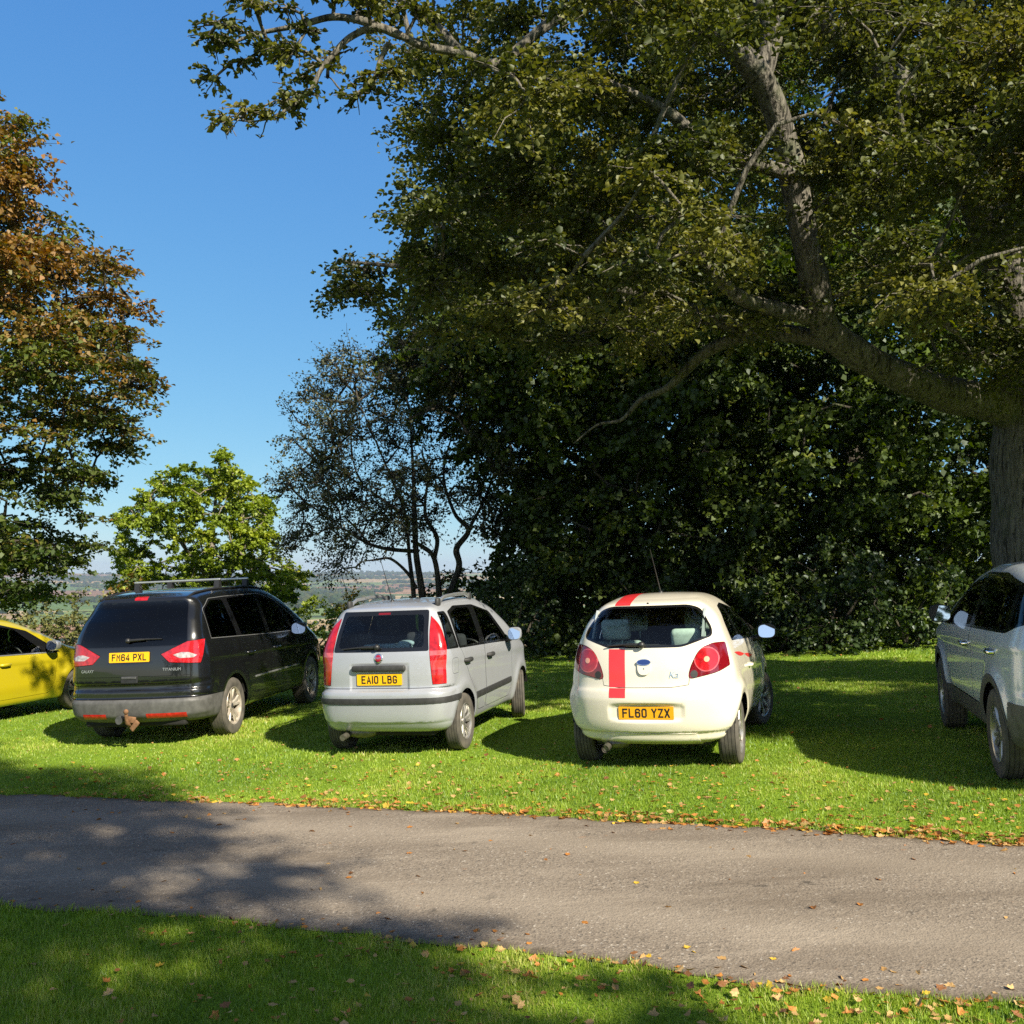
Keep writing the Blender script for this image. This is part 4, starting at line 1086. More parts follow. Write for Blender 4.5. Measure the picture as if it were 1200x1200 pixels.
    g = MB(); E = ellipse(0, 0, .068, .028, 32); E2 = ellipse(0, 0, .062, .023, 32)
    g.prism(E, .006, .016, 'z'); o2 = g.build('oval_badge', M['chrome'], o, auto=40)
    g = MB(); g.prism(E2, .0162, .0175, 'z'); o3 = g.build('badge_disc', M['blue_badge'], o); g = MB(); g.ellip((0, -.055, .011), (.008, .008, .004), 10, 6); g.build('lock_barrel', M['chrome'], o)
    me = font_mesh('Ka', .085, .3); me.materials.append(M['chrome']); o = link('badge_lettering', me, root); put_rear(o, b, -.27, .845, .003)
    wiper(root, b, .02, 1.095, .36, 1.09)
    q = b.hit((.55, .02, 2.5), (0, 0, -1), 2.5)
    g = MB(); g.ellip(q, (.03, .022, .02), 10, 6); g.tube([q, q + np.array([-.30, .03, .42])], [.006, .003], 6); g.build('aerial', M['antenna'], root, auto=60)
    g = MB(); g.ellip((-.245, .0, 1.455), (.008, .012, .008), 8, 6); g.build('washer_jet', M['trim'], root)
    for sd in (1, -1): door_mirror(root, 1.64, sd * .77, 1.06, sd, M['trim'], (.11, .20, .15), .06)
    g = MB(); g.tube([(-.30, .41, .225), (-.57, .41, .205)], [.034, .034], 14, False); g.tube([(-.30, .41, .225), (-.55, .41, .206)], [.027, .027], 14); g.ellip((-.30, .34, .235), (.16, .15, .065), 14, 8)
    g.build('exhaust', M['exhaust'], root, auto=50)
    seat(root, .85, .34, M['seat_dark'], .5, hr=M['seat_green']); seat(root, .85, -.34, M['seat_dark'], .5, hr=M['seat_green'])
    seat(root, .02, .34, M['seat_green'], .5, back_h=.60); seat(root, .02, -.34, M['seat_dark'], .5, back_h=.5, hr=M['seat_green'])
    for sd in (1, -1):
        g = MB(); g.prism([(-.38, 1.16), (-.30, 1.14), (-.08, 1.38), (-.14, 1.40)], sd * .52, sd * .54, 'y'); g.build('pillar_trim', M['cabin_light'], root)
        g = MB(); g.prism([(.10, 1.10), (.52, 1.08), (.48, 1.36), (.30, 1.34)], sd * .50, sd * .51, 'y')
    g = MB(); g.rbox((-.20, 0, 1.06), (.30, 1.0, .03), .01); g.build('parcel_shelf', M['cabin'], root)
    cabin(root, -.35, 1.9, .7, .34, 1.8, -.34)
    return root

def make_family_hatch():
    root = empty('parked_car')
    tag(root, 'mustard yellow hatchback partly hidden behind the black people carrier', 'car', 'cars parked on the lawn')
    d = dict(w=1.70, wb=2.49, track=.72, zb=.22, bounds=(-.80, 3.34, 1.52),
        top=[(-.7, 1.28), (-.5, 1.36), (-.1, 1.44), (.4, 1.475), (.9, 1.475), (1.3, 1.43), (1.7, 1.30), (2.1, 1.12), (2.4, .99), (2.7, .93), (3.0, .84), (3.25, .62)],
        rear=[(.15, -.5), (.3, -.66), (.5, -.74), (.65, -.745), (.8, -.72), (1.0, -.68), (1.2, -.58), (1.35, -.48), (1.45, -.2)],
        sect=[(.2, -.09), (.32, -.035), (.5, 0), (.72, -.004), (.85, -.02), (.95, -.045), (1.1, -.105), (1.3, -.19), (1.46, -.26)],
        plan=[(-.75, -.06), (-.3, -.015), (.05, 0), (1.9, 0), (2.5, -.015), (3.25, -.17)],
        front=[(.15, 3.0), (.3, 3.16), (.55, 3.2), (.8, 3.12), (1.0, 2.8)],
        crown=.08, bow=.2, bowp=2.3, bowf=.4, kt=(.10, .17, 1.2), kr=(.2, .14, 1.1),
        flares=[(0, .31, .38, .02), (2.49, .31, .38, .02)], creases=[(.83, .74, .010, .025)])
    b = Body(d); sk = Skin(b, .026)
    P = paint('mustard_paint', (0.50, 0.40, 0.010), metal=.25, rough=.32, coat=.9, dirt=(.3, .25, .1), dirt_amt=.5)
    for cx in (0, 2.49): arch_cut(sk, cx, .31, .345, .45)
    W = {'quarter_glass': [(-.42, 1.08), (-.12, 1.02), (-.12, 1.30), (-.25, 1.27)],
         'rear_door_glass': [(-.02, 1.00), (.72, .955), (.68, 1.365), (.3, 1.37), (-.02, 1.32)],
         'front_door_glass': [(.88, .95), (1.76, .92), (1.32, 1.27), (.84, 1.365)]}
    sk.cut('side', rpoly([(-.50, 1.075), (-.1, .975), (2.10, .885), (1.55, 1.235), (.9, 1.40), (.25, 1.405), (-.28, 1.31)], .03), 'seal', frm=('body',), nmin=.3)
    for n_, p_ in W.items(): sk.cut('side', rpoly(p_, .04), n_, frm=('seal',), nmin=.3)
    sk.panel('side', rpoly([(.40, .52), (.52, .32), (.80, .32), (.80, .935), (-.16, .97), (-.05, .8)], .05), 'rear_door', nmin=.25)
    sk.panel('side', rpoly([(.812, .32), (1.86, .32), (1.96, .5), (2.04, .88), (.812, .932)], .05), 'front_door', nmin=.25)
    sk.cut('rear', rpoly([(-.5, 1.0), (.5, 1.0), (.45, 1.33), (-.45, 1.33)], .05), 'rear_glass', frm=('body',), nmin=.1)
    sk.cut('rear', rpoly([(.62, .85), (.9, .85), (.9, 1.12), (.66, 1.12)], .05), 'lamp', frm=('body',), nmin=.05)
    sk.cut('rear', rpoly([(-.66, .98), (.66, .98), (.52, 1.41), (-.52, 1.41)], .06), 'windscreen', frm=('body',), nmin=.2, sgn=-1)
    sk.cut('rear', rpoly([(.42, .60), (.70, .62), (.78, .82), (.5, .78)], .03), 'headlamp', frm=('body',), nmin=.1, sgn=-1)
    sk.emit('body', 'body', P, root); sk.emit('gap', 'panel_joint', M['gap'], root, off=-.004, pieces=True); sk.emit('seal', 'window_seal', M['gloss_black'], root, pieces=True)
    for n_ in W: sk.emit(n_, 'side_window', M['glass'], root, off=-.002, mirror='split')
    sk.emit('windscreen', 'windscreen', M['glass'], root); sk.emit('rear_glass', 'rear_window', M['glass'], root)
    sk.emit('lamp', 'tail_lamp', M['red_lens'], root, mirror='split', off=.004, thick=.02); sk.emit('headlamp', 'headlamp', M['clear_lens'], root, mirror='split', off=.003, thick=.02)
    for n_, hx, hz in (('rear_door', .06, .84), ('front_door', 1.0, .80)):
        for o, sd in zip(sk.emit(n_, 'door', P, root, mirror='split'), (1, -1)): handle(o, b, hx, hz, sd, P, .18, .045)
    for v in ('left', 'right'): ribbon(b, [(x, .962 - .036 * x) for x in np.linspace(-.1, 1.95, 12)], .016, root, 'waist_trim', M['satin'], v, thick=.008)
    wells(root, b, [(0, .31), (2.49, .31)], .35, .46); under(root, d, -.5, 3.0, 1.2, .25)
    for x in (0, 2.49):
        for sd in (1, -1): wheel(root, (x, sd * .735, .305), .305, .195, .215, (7, .13, .016, .06, .02), rad(-4) if x > 1 else 0, sd, ('rubber_dusty', 'alloy'), .3)
    for sd in (1, -1): door_mirror(root, 1.86, sd * .80, 1.0, sd, M['satin'], (.11, .21, .15), .06)
    for y in (.36, -.36): seat(root, .80, y, M['seat_dark'], .46, hr=M['cabin_light']); seat(root, .0, y, M['seat_dark'], .46, back_h=.5)
    cabin(root, -.5, 2.1, .72, .34, 1.95, -.36)
    return root

def make_suv():
    root = empty('parked_car')
    tag(root, 'silver four by four with dark wheel arch cladding by the big tree trunk', 'car', 'cars parked on the lawn')
    d = dict(w=1.83, wb=2.66, track=.78, zb=.30, bounds=(-1.0, 3.70, 1.72),
        top=[(-.9, 1.50), (-.65, 1.58), (-.2, 1.65), (.4, 1.69), (.9, 1.695), (1.4, 1.64), (1.9, 1.46), (2.3, 1.27), (2.6, 1.15), (3.0, 1.08), (3.3, .98), (3.55, .75)],
        rear=[(.25, -.70), (.4, -.88), (.55, -.92), (.72, -.925), (.78, -.90), (1.0, -.90), (1.2, -.84), (1.45, -.70), (1.58, -.70), (1.66, -.5)],
        sect=[(.28, -.08), (.42, -.03), (.6, 0), (.85, -.006), (1.05, -.02), (1.14, -.05), (1.3, -.11), (1.5, -.19), (1.68, -.27)],
        plan=[(-.95, -.09), (-.5, -.03), (0, 0), (2.2, 0), (2.8, -.015), (3.6, -.16)],
        front=[(.25, 3.35), (.4, 3.5), (.7, 3.56), (.95, 3.48), (1.1, 3.2)],
        crown=.07, bow=.2, bowp=2.4, bowf=.35, kt=(.12, .18, 1.3), kr=(.22, .15, 1.15),
        flares=[(0, .36, .45, .03), (2.66, .36, .45, .03)], creases=[(1.02, .92, .012, .03)])
    b = Body(d); sk = Skin(b, .026)
    P = paint('cool_silver_paint', (0.62, 0.67, 0.75), metal=.1, rough=.3, coat=.9, dirt=(.3, .28, .24))
    for cx in (0, 2.66): arch_cut(sk, cx, .36, .40, .5)
    for cx in (0, 2.66): sk.cut('side', ellipse(cx, .36, .465, .465, 40), 'cladding', frm=('body',), nmin=.2)
    sk.cut('side', [(-2, .1), (4, .1), (4, .50), (-2, .52)], 'cladding', frm=('body',), nmin=None)
    sk.cut('rear', [(-1.2, .1), (1.2, .1), (1.2, .66), (-1.2, .66)], 'cladding', frm=('body',), nmin=None, cond=lambda x, y, z: x < -.45)
    L = [(.52, 1.10), (1.0, 1.06), (1.0, 1.19), (.55, 1.20)]
    sk.cut('rear', L, 'lamp', frm=('body',), nmin=None, cond=lambda x, y, z: x < -.1)
    sk.cut('side', [(-.76, .9), (-.68, 1.3), (1, 1.3), (1, .9)], 'body', frm=('lamp',), nmin=None)
    W = {'quarter_glass': [(-.62, 1.26), (-.42, 1.20), (-.40, 1.50), (-.50, 1.44)],
         'rear_door_glass': [(-.33, 1.19), (.82, 1.155), (.80, 1.575), (.3, 1.575), (-.30, 1.51)],
         'front_door_glass': [(.98, 1.15), (1.98, 1.12), (1.50, 1.46), (.94, 1.57)]}
    sk.cut('side', rpoly([(-.70, 1.26), (-.35, 1.165), (2.25, 1.09), (1.65, 1.45), (1.0, 1.605), (.3, 1.61), (-.38, 1.535), (-.58, 1.44)], .03), 'seal', frm=('body',), nmin=.3)
    for n_, p_ in W.items(): sk.cut('side', rpoly(p_, .04), n_, frm=('seal',), nmin=.3)
    sk.panel('side', rpoly([(.50, .62), (.56, .52), (.90, .52), (.90, 1.14), (-.30, 1.17), (-.2, 1.0)], .05), 'rear_door', g=.007, nmin=.25)
    sk.panel('side', rpoly([(.912, .52), (2.08, .51), (2.14, .7), (2.22, 1.09), (.912, 1.14)], .05), 'front_door', g=.007, nmin=.25)
    sk.cut('rear', rpoly([(-.62, 1.15), (.62, 1.15), (.55, 1.55), (-.55, 1.55)], .05), 'rear_glass', frm=('body',), nmin=.1)
    sk.cut('rear', rpoly([(-.70, 1.17), (.70, 1.17), (.56, 1.62), (-.56, 1.62)], .06), 'windscreen', frm=('body',), nmin=.2, sgn=-1)
    sk.cut('rear', rpoly([(.45, .84), (.8, .86), (.84, .98), (.55, .95)], .03), 'headlamp', frm=('body',), nmin=.1, sgn=-1)
    sk.cut('rear', [(-.6, .70), (.6, .70), (.6, .706), (-.6, .706)], 'gap', frm=('body',), nmin=.2)
    sk.emit('body', 'body', P, root); sk.emit('gap', 'panel_joint', M['gap'], root, off=-.004, pieces=True); sk.emit('seal', 'window_seal', M['gloss_black'], root, pieces=True)
    p_, n_ = on_rear(b, 0, .84, .01); q_ = MB(); q_.rbox((0, 0, 0), (.52, .111, .008), .003); o = q_.build('number_plate', M['plate'], root); put_rear(o, b, 0, .84, .006)
    sk.emit('cladding', 'arch_cladding', M['grey_plastic'], root, off=.006)
    for n_ in W: sk.emit(n_, 'side_window', M['privacy' if n_ != 'front_door_glass' else 'glass'], root, off=-.002, mirror='split')
    sk.emit('windscreen', 'windscreen', M['glass'], root); sk.emit('rear_glass', 'rear_window', M['privacy'], root)
    sk.emit('lamp', 'tail_lamp', M['red_lens'], root, mirror='split', off=.006, thick=.02); sk.emit('headlamp', 'headlamp', M['clear_lens'], root, mirror='split')
    for n_, hx, hz in (('rear_door', .02, 1.00), ('front_door', 1.14, .98)):
        for o, sd in zip(sk.emit(n_, 'door', P, root, mirror='split'), (1, -1)): handle(o, b, hx, hz, sd, M['chrome'], .20, .045)
    wells(root, b, [(0, .36), (2.66, .36)], .405, .52); under(root, d, -.7, 3.2, 1.25, .33)
    for x in (0, 2.66):
        for sd in (1, -1): wheel(root, (x, sd * .80, .355), .355, .225, .228, (5, .17, .024, .07, .025), 0 if x < 1 else rad(-3), sd, ('rubber_dusty', 'alloy'), .9)
    for sd in (1, -1): door_mirror(root, 2.05, sd * .85, 1.20, sd, M['trim'], (.12, .21, .17), .02, .10, yaw=.24)
    for y in (.4, -.4): seat(root, 1.0, y, M['seat_dark'], .62, back_h=.58); seat(root, .05, y, M['seat_dark'], .62, back_h=.5)
    cabin(root, -.6, 2.3, .76, .5, 2.1, -.38)
    return root

def build_cars():
    place_car(make_people_carrier(), -4.43, 13.43, .154)
    place_car(make_small_hatch(), -1.225, 11.64, .287)
    place_car(make_striped_hatch(), 1.465, 10.22, .336)
    place_car(make_family_hatch(), -8.59, 14.66, .35)
    place_car(make_suv(), 5.0, 8.6, .237)
# ------------------------------------------------------------------ sun, sky, camera
SUN_AZ, SUN_EL = rad(36), rad(37)       # sun behind the viewer's right shoulder
SUN = Vector((math.sin(SUN_AZ) * math.cos(SUN_EL), -math.cos(SUN_AZ) * math.cos(SUN_EL), math.sin(SUN_EL)))

def build_light():
    w = bpy.data.worlds.new('World'); S.world = w; w.use_nodes = True
    nt = w.node_tree
    sk = nt.nodes.new('ShaderNodeTexSky'); sk.sky_type = 'NISHITA'; sk.sun_disc = False
    sk.sun_elevation = SUN_EL; sk.sun_rotation = math.pi - SUN_AZ
    sk.altitude = 60; sk.air_density = SKY_AIR; sk.dust_density = SKY_DUST; sk.ozone_density = SKY_OZONE
    bg = nt.nodes['Background']; bg.inputs[1].default_value = SKY_STR
    # a clear autumn sky: each channel's range is narrowed towards the horizon
    sp = nt.nodes.new('ShaderNodeSeparateColor'); cb = nt.nodes.new('ShaderNodeCombineColor'); nt.links.new(sk.outputs[0], sp.inputs[0])
    for i, (pw, mu) in enumerate(((.84, .66), (.62, 1.34), (.31, 3.0))):
        a = nt.nodes.new('ShaderNodeMath'); a.operation = 'POWER'; a.inputs[1].default_value = pw; nt.links.new(sp.outputs[i], a.inputs[0])
        b = nt.nodes.new('ShaderNodeMath'); b.operation = 'MULTIPLY'; b.inputs[1].default_value = mu; nt.links.new(a.outputs[0], b.inputs[0]); nt.links.new(b.outputs[0], cb.inputs[i])
    # overhead and round the sun the sky keeps its own paler colour
    tc = nt.nodes.new('ShaderNodeTexCoord'); xyz = nt.nodes.new('ShaderNodeSeparateXYZ'); nt.links.new(tc.outputs['Generated'], xyz.inputs[0])
    r1 = nt.nodes.new('ShaderNodeMapRange'); r1.inputs[1].default_value = .56; r1.inputs[2].default_value = .85; nt.links.new(xyz.outputs['Z'], r1.inputs[0])
    r2 = nt.nodes.new('ShaderNodeMapRange'); r2.inputs[1].default_value = .25; r2.inputs[2].default_value = -.35; nt.links.new(xyz.outputs['Y'], r2.inputs[0])
    mxm = nt.nodes.new('ShaderNodeMath'); mxm.operation = 'MAXIMUM'; nt.links.new(r1.outputs[0], mxm.inputs[0]); nt.links.new(r2.outputs[0], mxm.inputs[1])
    hs = nt.nodes.new('ShaderNodeHueSaturation'); hs.inputs['Saturation'].default_value = .72; hs.inputs['Value'].default_value = 1.0; nt.links.new(sk.outputs[0], hs.inputs['Color'])
    mx = nt.nodes.new('ShaderNodeMix'); mx.data_type = 'RGBA'; nt.links.new(mxm.outputs[0], mx.inputs[0]); nt.links.new(cb.outputs[0], mx.inputs[6]); nt.links.new(hs.outputs[0], mx.inputs[7])
    nt.links.new(mx.outputs[2], bg.inputs[0])
    L = bpy.data.lights.new('sun', 'SUN'); L.energy = SUN_STR; L.angle = rad(.53); L.color = (1.0, .92, .75)
    o = link('sun', L); o.rotation_euler = SUN.to_track_quat('Z', 'Y').to_euler(); o.location = SUN * 60
    c = bpy.data.cameras.new('camera'); c.sensor_width = 36; c.lens = 36 * F_PX / 1200; c.clip_start = .05; c.clip_end = 40000
    o = link('camera', c); o.location = (0, 0, CAM_H); o.rotation_euler = (rad(90) + PITCH, 0, 0); S.camera = o
    S.view_settings.view_transform = 'Standard'; S.view_settings.look = 'None'; S.view_settings.exposure = EXPOSURE
    S.view_settings.gamma = 1
    cy = S.cycles; cy.use_denoising = False; cy.max_bounces = 8; cy.diffuse_bounces = 3; cy.glossy_bounces = 4
    cy.transparent_max_bounces = 16; cy.transmission_bounces = 4; cy.volume_bounces = 0; cy.sample_clamp_indirect = 1.6; cy.use_adaptive_sampling = False; cy.blur_glossy = 1.0
    cy.caustics_reflective = False; cy.caustics_refractive = False

# ------------------------------------------------------------------ ground
def ground_z(x, y):
    x = np.asarray(x, float); y = np.asarray(y, float)
    xc = 24 * np.tanh(x / 24); near = GB * np.where(np.abs(x) < 11, x, np.sign(x) * (11 + (np.abs(x) - 11) * .4).clip(0, 22)) + GC * np.clip(y, -20, 24)
    # the lawn ends on a brow; the ground then falls to the valley and climbs to the far hills
    drop = VALLEY(np.log(np.maximum(y, 1.0)))
    far = sstep(60, 400, y)
    hills = far * (6 * np.sin(x / 900 + 1.0) + 5 * np.sin(x / 430 + y / 700) + 3 * np.sin(x / 210 - y / 300))
    return near * (1 - far) + drop + hills * sstep(600, 3000, y) 

VALLEY = pchip([(0, 0), (math.log(24), 0), (math.log(34), -.9), (math.log(60), -4.5), (math.log(150), -17), (math.log(400), -42), (math.log(1000), -72), (math.log(1900), -84),
                (math.log(3000), -82), (math.log(4200), -70), (math.log(5600), -48), (math.log(7500), -33), (math.log(9000), -40), (math.log(16000), -120)])

def mat_lawn():
    m, nt, out = new_mat('lawn'); L = nt.links.new
    p = nt.nodes.new('ShaderNodeBsdfPrincipled'); p.inputs['Roughness'].default_value = .95; p.inputs['Specular IOR Level'].default_value = .1
    tc = nt.nodes.new('ShaderNodeTexCoord')
    def noise(s, d=4, r=.6):
        n = nt.nodes.new('ShaderNodeTexNoise'); n.inputs['Scale'].default_value = s; n.inputs['Detail'].default_value = d; n.inputs['Roughness'].default_value = r
        L(tc.outputs['Object'], n.inputs['Vector']); return n
    def mix(a, b, f):
        x = nt.nodes.new('ShaderNodeMix'); x.data_type = 'RGBA'
        if isinstance(a, tuple): x.inputs[6].default_value = (*a, 1)
        else: L(a, x.inputs[6])
        if isinstance(b, tuple): x.inputs[7].default_value = (*b, 1)
        else: L(b, x.inputs[7])
        L(f, x.inputs[0]); return x.outputs[2]
    def rng_(n, a, b):
        r = nt.nodes.new('ShaderNodeMapRange'); r.inputs[1].default_value = a; r.inputs[2].default_value = b; L(n, r.inputs[0]); return r.outputs[0]
    g = mix((.125, .21, .018), (.24, .36, .03), rng_(noise(26, 6, .75).outputs['Fac'], .35, .65))
    g = mix(g, (.17, .23, .030), rng_(noise(.9, 5).outputs['Fac'], .48, .75))
    g = mix(g, (.05, .085, .012), rng_(noise(90, 3).outputs['Fac'], .52, .68))
    # fields in the valley: cells with their own crop
    mp = nt.nodes.new('ShaderNodeMapping'); mp.inputs['Scale'].default_value = (1 / 420, 1 / 520, 0); mp.inputs['Rotation'].default_value = (0, 0, .35); L(tc.outputs['Object'], mp.inputs[0])
    wv = nt.nodes.new('ShaderNodeTexNoise'); wv.inputs['Scale'].default_value = .5; L(mp.outputs[0], wv.inputs['Vector'])
    va = nt.nodes.new('ShaderNodeVectorMath'); va.operation = 'ADD'; L(mp.outputs[0], va.inputs[0])
    vs = nt.nodes.new('ShaderNodeVectorMath'); vs.operation = 'SCALE'; vs.inputs[3].default_value = .5; L(wv.outputs['Color'], vs.inputs[0]); L(vs.outputs[0], va.inputs[1])
    vo = nt.nodes.new('ShaderNodeTexVoronoi'); vo.distance = 'CHEBYCHEV'; vo.inputs['Scale'].default_value = 1.0; L(va.outputs[0], vo.inputs['Vector'])
    sc = nt.nodes.new('ShaderNodeSeparateColor'); L(vo.outputs['Color'], sc.inputs[0])
    cr = nt.nodes.new('ShaderNodeValToRGB'); e = cr.color_ramp; e.interpolation = 'CONSTANT'
    cols = [(.30, .17, .085), (.36, .25, .12), (.10, .16, .035), (.42, .32, .17), (.22, .12, .065), (.14, .19, .05), (.34, .23, .12), (.08, .13, .03)]
    e.elements[0].position = 0; e.elements[0].color = (*cols[0], 1); e.elements[1].position = .125; e.elements[1].color = (*cols[1], 1)
    for i in range(2, 8):
        q = e.elements.new(i / 8); q.color = (*cols[i], 1)
    L(sc.outputs[0], cr.inputs[0])
    ve = nt.nodes.new('ShaderNodeTexVoronoi'); ve.feature = 'DISTANCE_TO_EDGE'; L(va.outputs[0], ve.inputs['Vector'])
    hd = rng_(ve.outputs['Distance'], .035, .02)
    f = mix(cr.outputs[0], (.025, .04, .014), hd)
    f = mix(f, (.03, .05, .018), rng_(noise(.0022, 5).outputs['Fac'], .60, .66))
    sx = nt.nodes.new('ShaderNodeSeparateXYZ'); L(tc.outputs['Object'], sx.inputs[0])
    g = mix((.055, .08, .018), g, rng_(sx.outputs['Y'], 45, 26))
    c = mix(g, f, rng_(sx.outputs['Y'], 120, 260))
    L(c, p.inputs['Base Color'])
    b = nt.nodes.new('ShaderNodeBump'); b.inputs['Strength'].default_value = .6; b.inputs['Distance'].default_value = .02; L(noise(45, 5, .7).outputs['Fac'], b.inputs['Height']); L(b.outputs[0], p.inputs['Normal'])
    L(p.outputs[0], out.inputs[0]); return m

def build_ground():
    ys = [-60, -40, -25, -15, -8, -4, 0, 4, 8, 12, 16, 20, 22, 24, 26, 28, 30, 33, 36, 40, 45, 52, 60]
    while ys[-1] < 15000: ys.append(ys[-1] * 1.09)
    xs = np.concatenate([np.linspace(-1, -.08, 26), np.linspace(-.07, .07, 29), np.linspace(.08, 1, 26)])
    n = len(xs); V = []
    for y in ys:
        w = 120 + max(y, 0) * .95; x = xs * w
        V.append(np.stack([x, np.full(n, y), ground_z(x, np.full(n, y))], 1))
    V = np.concatenate(V); m = len(ys)
    F = np.array([(i * n + j, i * n + j + 1, (i + 1) * n + j + 1, (i + 1) * n + j) for i in range(m - 1) for j in range(n - 1)])
    tag(link('ground', mesh_np('ground', V, F, mat_lawn(), True)), kind='structure')

# path edges, read off the picture as points on the lawn plane
NEAR_EDGE = [(-120, 1049), (0, 1061), (125, 1070), (250, 1080), (425, 1095), (600, 1119), (725, 1131), (850, 1148), (1000, 1165), (1100, 1173), (1200, 1181), (1330, 1194)]
FAR_EDGE = [(-120, 927), (0, 931), (125, 936), (300, 942), (450, 948), (600, 955), (800, 966), (1000, 977), (1200, 991), (1330, 1001)]
def edge_world(px):
    P = np.array([px_ground(*p) for p in px])
    d0 = P[1] - P[0]; d1 = P[-1] - P[-2]
    P = np.concatenate([[P[0] + d0 / np.linalg.norm(d0) * -40], P, [P[-1] + d1 / np.linalg.norm(d1) * 40]])
    return P
EDGE_N = edge_world(NEAR_EDGE); EDGE_F = edge_world(FAR_EDGE)
def edge_y(E, x): return np.interp(x, E[:, 0], E[:, 1])
def on_path(x, y): return (y > edge_y(EDGE_N, x)) & (y < edge_y(EDGE_F, x))
def wob(x, s): return .035 * np.sin(x * 3.1 + s) + .022 * np.sin(x * 7.7 + 2 * s) + .012 * np.sin(x * 17.3 + 3 * s) + .008 * np.sin(x * 41 + s)

def mat_tarmac():
    m, nt, out = new_mat('tarmac'); L = nt.links.new
    p = nt.nodes.new('ShaderNodeBsdfPrincipled'); p.inputs['Roughness'].default_value = .85; p.inputs['Specular IOR Level'].default_value = .3
    tc = nt.nodes.new('ShaderNodeTexCoord')
    def noise(s, d=4, r=.6, st=None):
        n = nt.nodes.new('ShaderNodeTexNoise'); n.inputs['Scale'].default_value = s; n.inputs['Detail'].default_value = d; n.inputs['Roughness'].default_value = r
        if st:
            mp = nt.nodes.new('ShaderNodeMapping'); mp.inputs['Scale'].default_value = st; mp.inputs['Rotation'].default_value = (0, 0, .18); L(tc.outputs['Object'], mp.inputs[0]); L(mp.outputs[0], n.inputs['Vector'])
        else: L(tc.outputs['Object'], n.inputs['Vector'])
        return n.outputs['Fac']
    def rng_(n, a, b, c=0, d=1):
        r = nt.nodes.new('ShaderNodeMapRange'); r.inputs[1].default_value = a; r.inputs[2].default_value = b; r.inputs[3].default_value = c; r.inputs[4].default_value = d; L(n, r.inputs[0]); return r.outputs[0]
    def mix(a, b, f):
        x = nt.nodes.new('ShaderNodeMix'); x.data_type = 'RGBA'
        for i, q in ((6, a), (7, b)):
            if isinstance(q, tuple): x.inputs[i].default_value = (*q, 1)
            else: L(q, x.inputs[i])
        L(f, x.inputs[0]); return x.outputs[2]
    vo = nt.nodes.new('ShaderNodeTexVoronoi'); vo.inputs['Scale'].default_value = 85; L(tc.outputs['Object'], vo.inputs['Vector'])
    sc = nt.nodes.new('ShaderNodeSeparateColor'); L(vo.outputs['Color'], sc.inputs[0])
    c = mix((.18, .145, .112), (.262, .216, .168), rng_(sc.outputs[0], .1, .9))
    c = mix(c, (.42, .37, .31), rng_(sc.outputs[1], .975, .98))
    c = mix(c, (.10, .085, .07), rng_(sc.outputs[2], .95, .96))
    c = mix(c, (.15, .118, .088), rng_(noise(1.3, 6, .7, (.35, 1.6, 1)), .47, .70))      # worn and damp lengthwise patches
    c = mix(c, (.36, .30, .235), rng_(noise(2.1, 5, .65, (.3, 1.2, 1)), .56, .8))
    c = mix(c, (.085, .07, .055), rng_(noise(5, 7, .75), .60, .68))                        # scuffs and soil
    c = mix(c, (.30, .15, .07), rng_(noise(7.5, 3, .5), .70, .76, 0, .5))                  # stains left by leaves
    at = nt.nodes.new('ShaderNodeAttribute'); at.attribute_name = 'edge'
    ad = nt.nodes.new('ShaderNodeMath'); ad.operation = 'ADD'; L(at.outputs['Fac'], ad.inputs[0]); L(rng_(noise(6, 6, .75), .3, .7, -.35, .35), ad.inputs[1])
    c = mix(c, (.085, .062, .04), rng_(ad.outputs[0], .45, 1.0, 0, .8))                     # soil creeping in from the verges
    tr = nt.nodes.new('ShaderNodeAttribute'); tr.attribute_name = 'track'
    c = mix(c, (.33, .275, .215), rng_(tr.outputs['Fac'], 0, 1, 0, .45))                    # the two worn wheel bands
    L(c, p.inputs['Base Color'])
    b = nt.nodes.new('ShaderNodeBump'); b.inputs['Strength'].default_value = .6; b.inputs['Distance'].default_value = .004; L(vo.outputs['Distance'], b.inputs['Height'])
    b2 = nt.nodes.new('ShaderNodeBump'); b2.inputs['Strength'].default_value = .5; b2.inputs['Distance'].default_value = .02; L(noise(30, 5, .7), b2.inputs['Height']); L(b.outputs[0], b2.inputs['Normal'])
    L(b2.outputs[0], p.inputs['Normal']); L(p.outputs[0], out.inputs[0]); return m

def build_path():
    xs = np.concatenate([np.linspace(-45, -12, 30), np.linspace(-11.9, 11.9, 480), np.linspace(12, 45, 30)])
    a = edge_y(EDGE_N, xs) + wob(xs, 1.0); b = edge_y(EDGE_F, xs) + wob(xs, 2.3); V = []; k = 33
    for i in range(k):
        t = i / (k - 1); y = a + (b - a) * t
        V.append(np.stack([xs, y, ground_plane(xs, y) + .006 + .012 * np.sin(math.pi * t)], 1))
    n = len(xs); V = np.concatenate(V)
    V[:, 2] = np.maximum(V[:, 2], ground_z(V[:, 0], V[:, 1]) + .006)
    F = np.array([(i * n + j, i * n + j + 1, (i + 1) * n + j + 1, (i + 1) * n + j) for i in range(k - 1) for j in range(n - 1)])
    me = mesh_np('path', V, F, mat_tarmac(), True); T = np.repeat(np.linspace(0, 1, k), n); w = np.tile(b - a, k)
    e_ = np.clip(1 - np.minimum(T, 1 - T) * w / .22, 0, 1); tr_ = np.exp(-((np.abs(T - .5) - .24) / .09) ** 2)
    for nm, q in (('edge', e_), ('track', tr_)):
        at = me.attributes.new(nm, 'FLOAT', 'POINT'); at.data.foreach_set('value', q.astype(np.float32))
    tag(link('path', me), kind='structure')

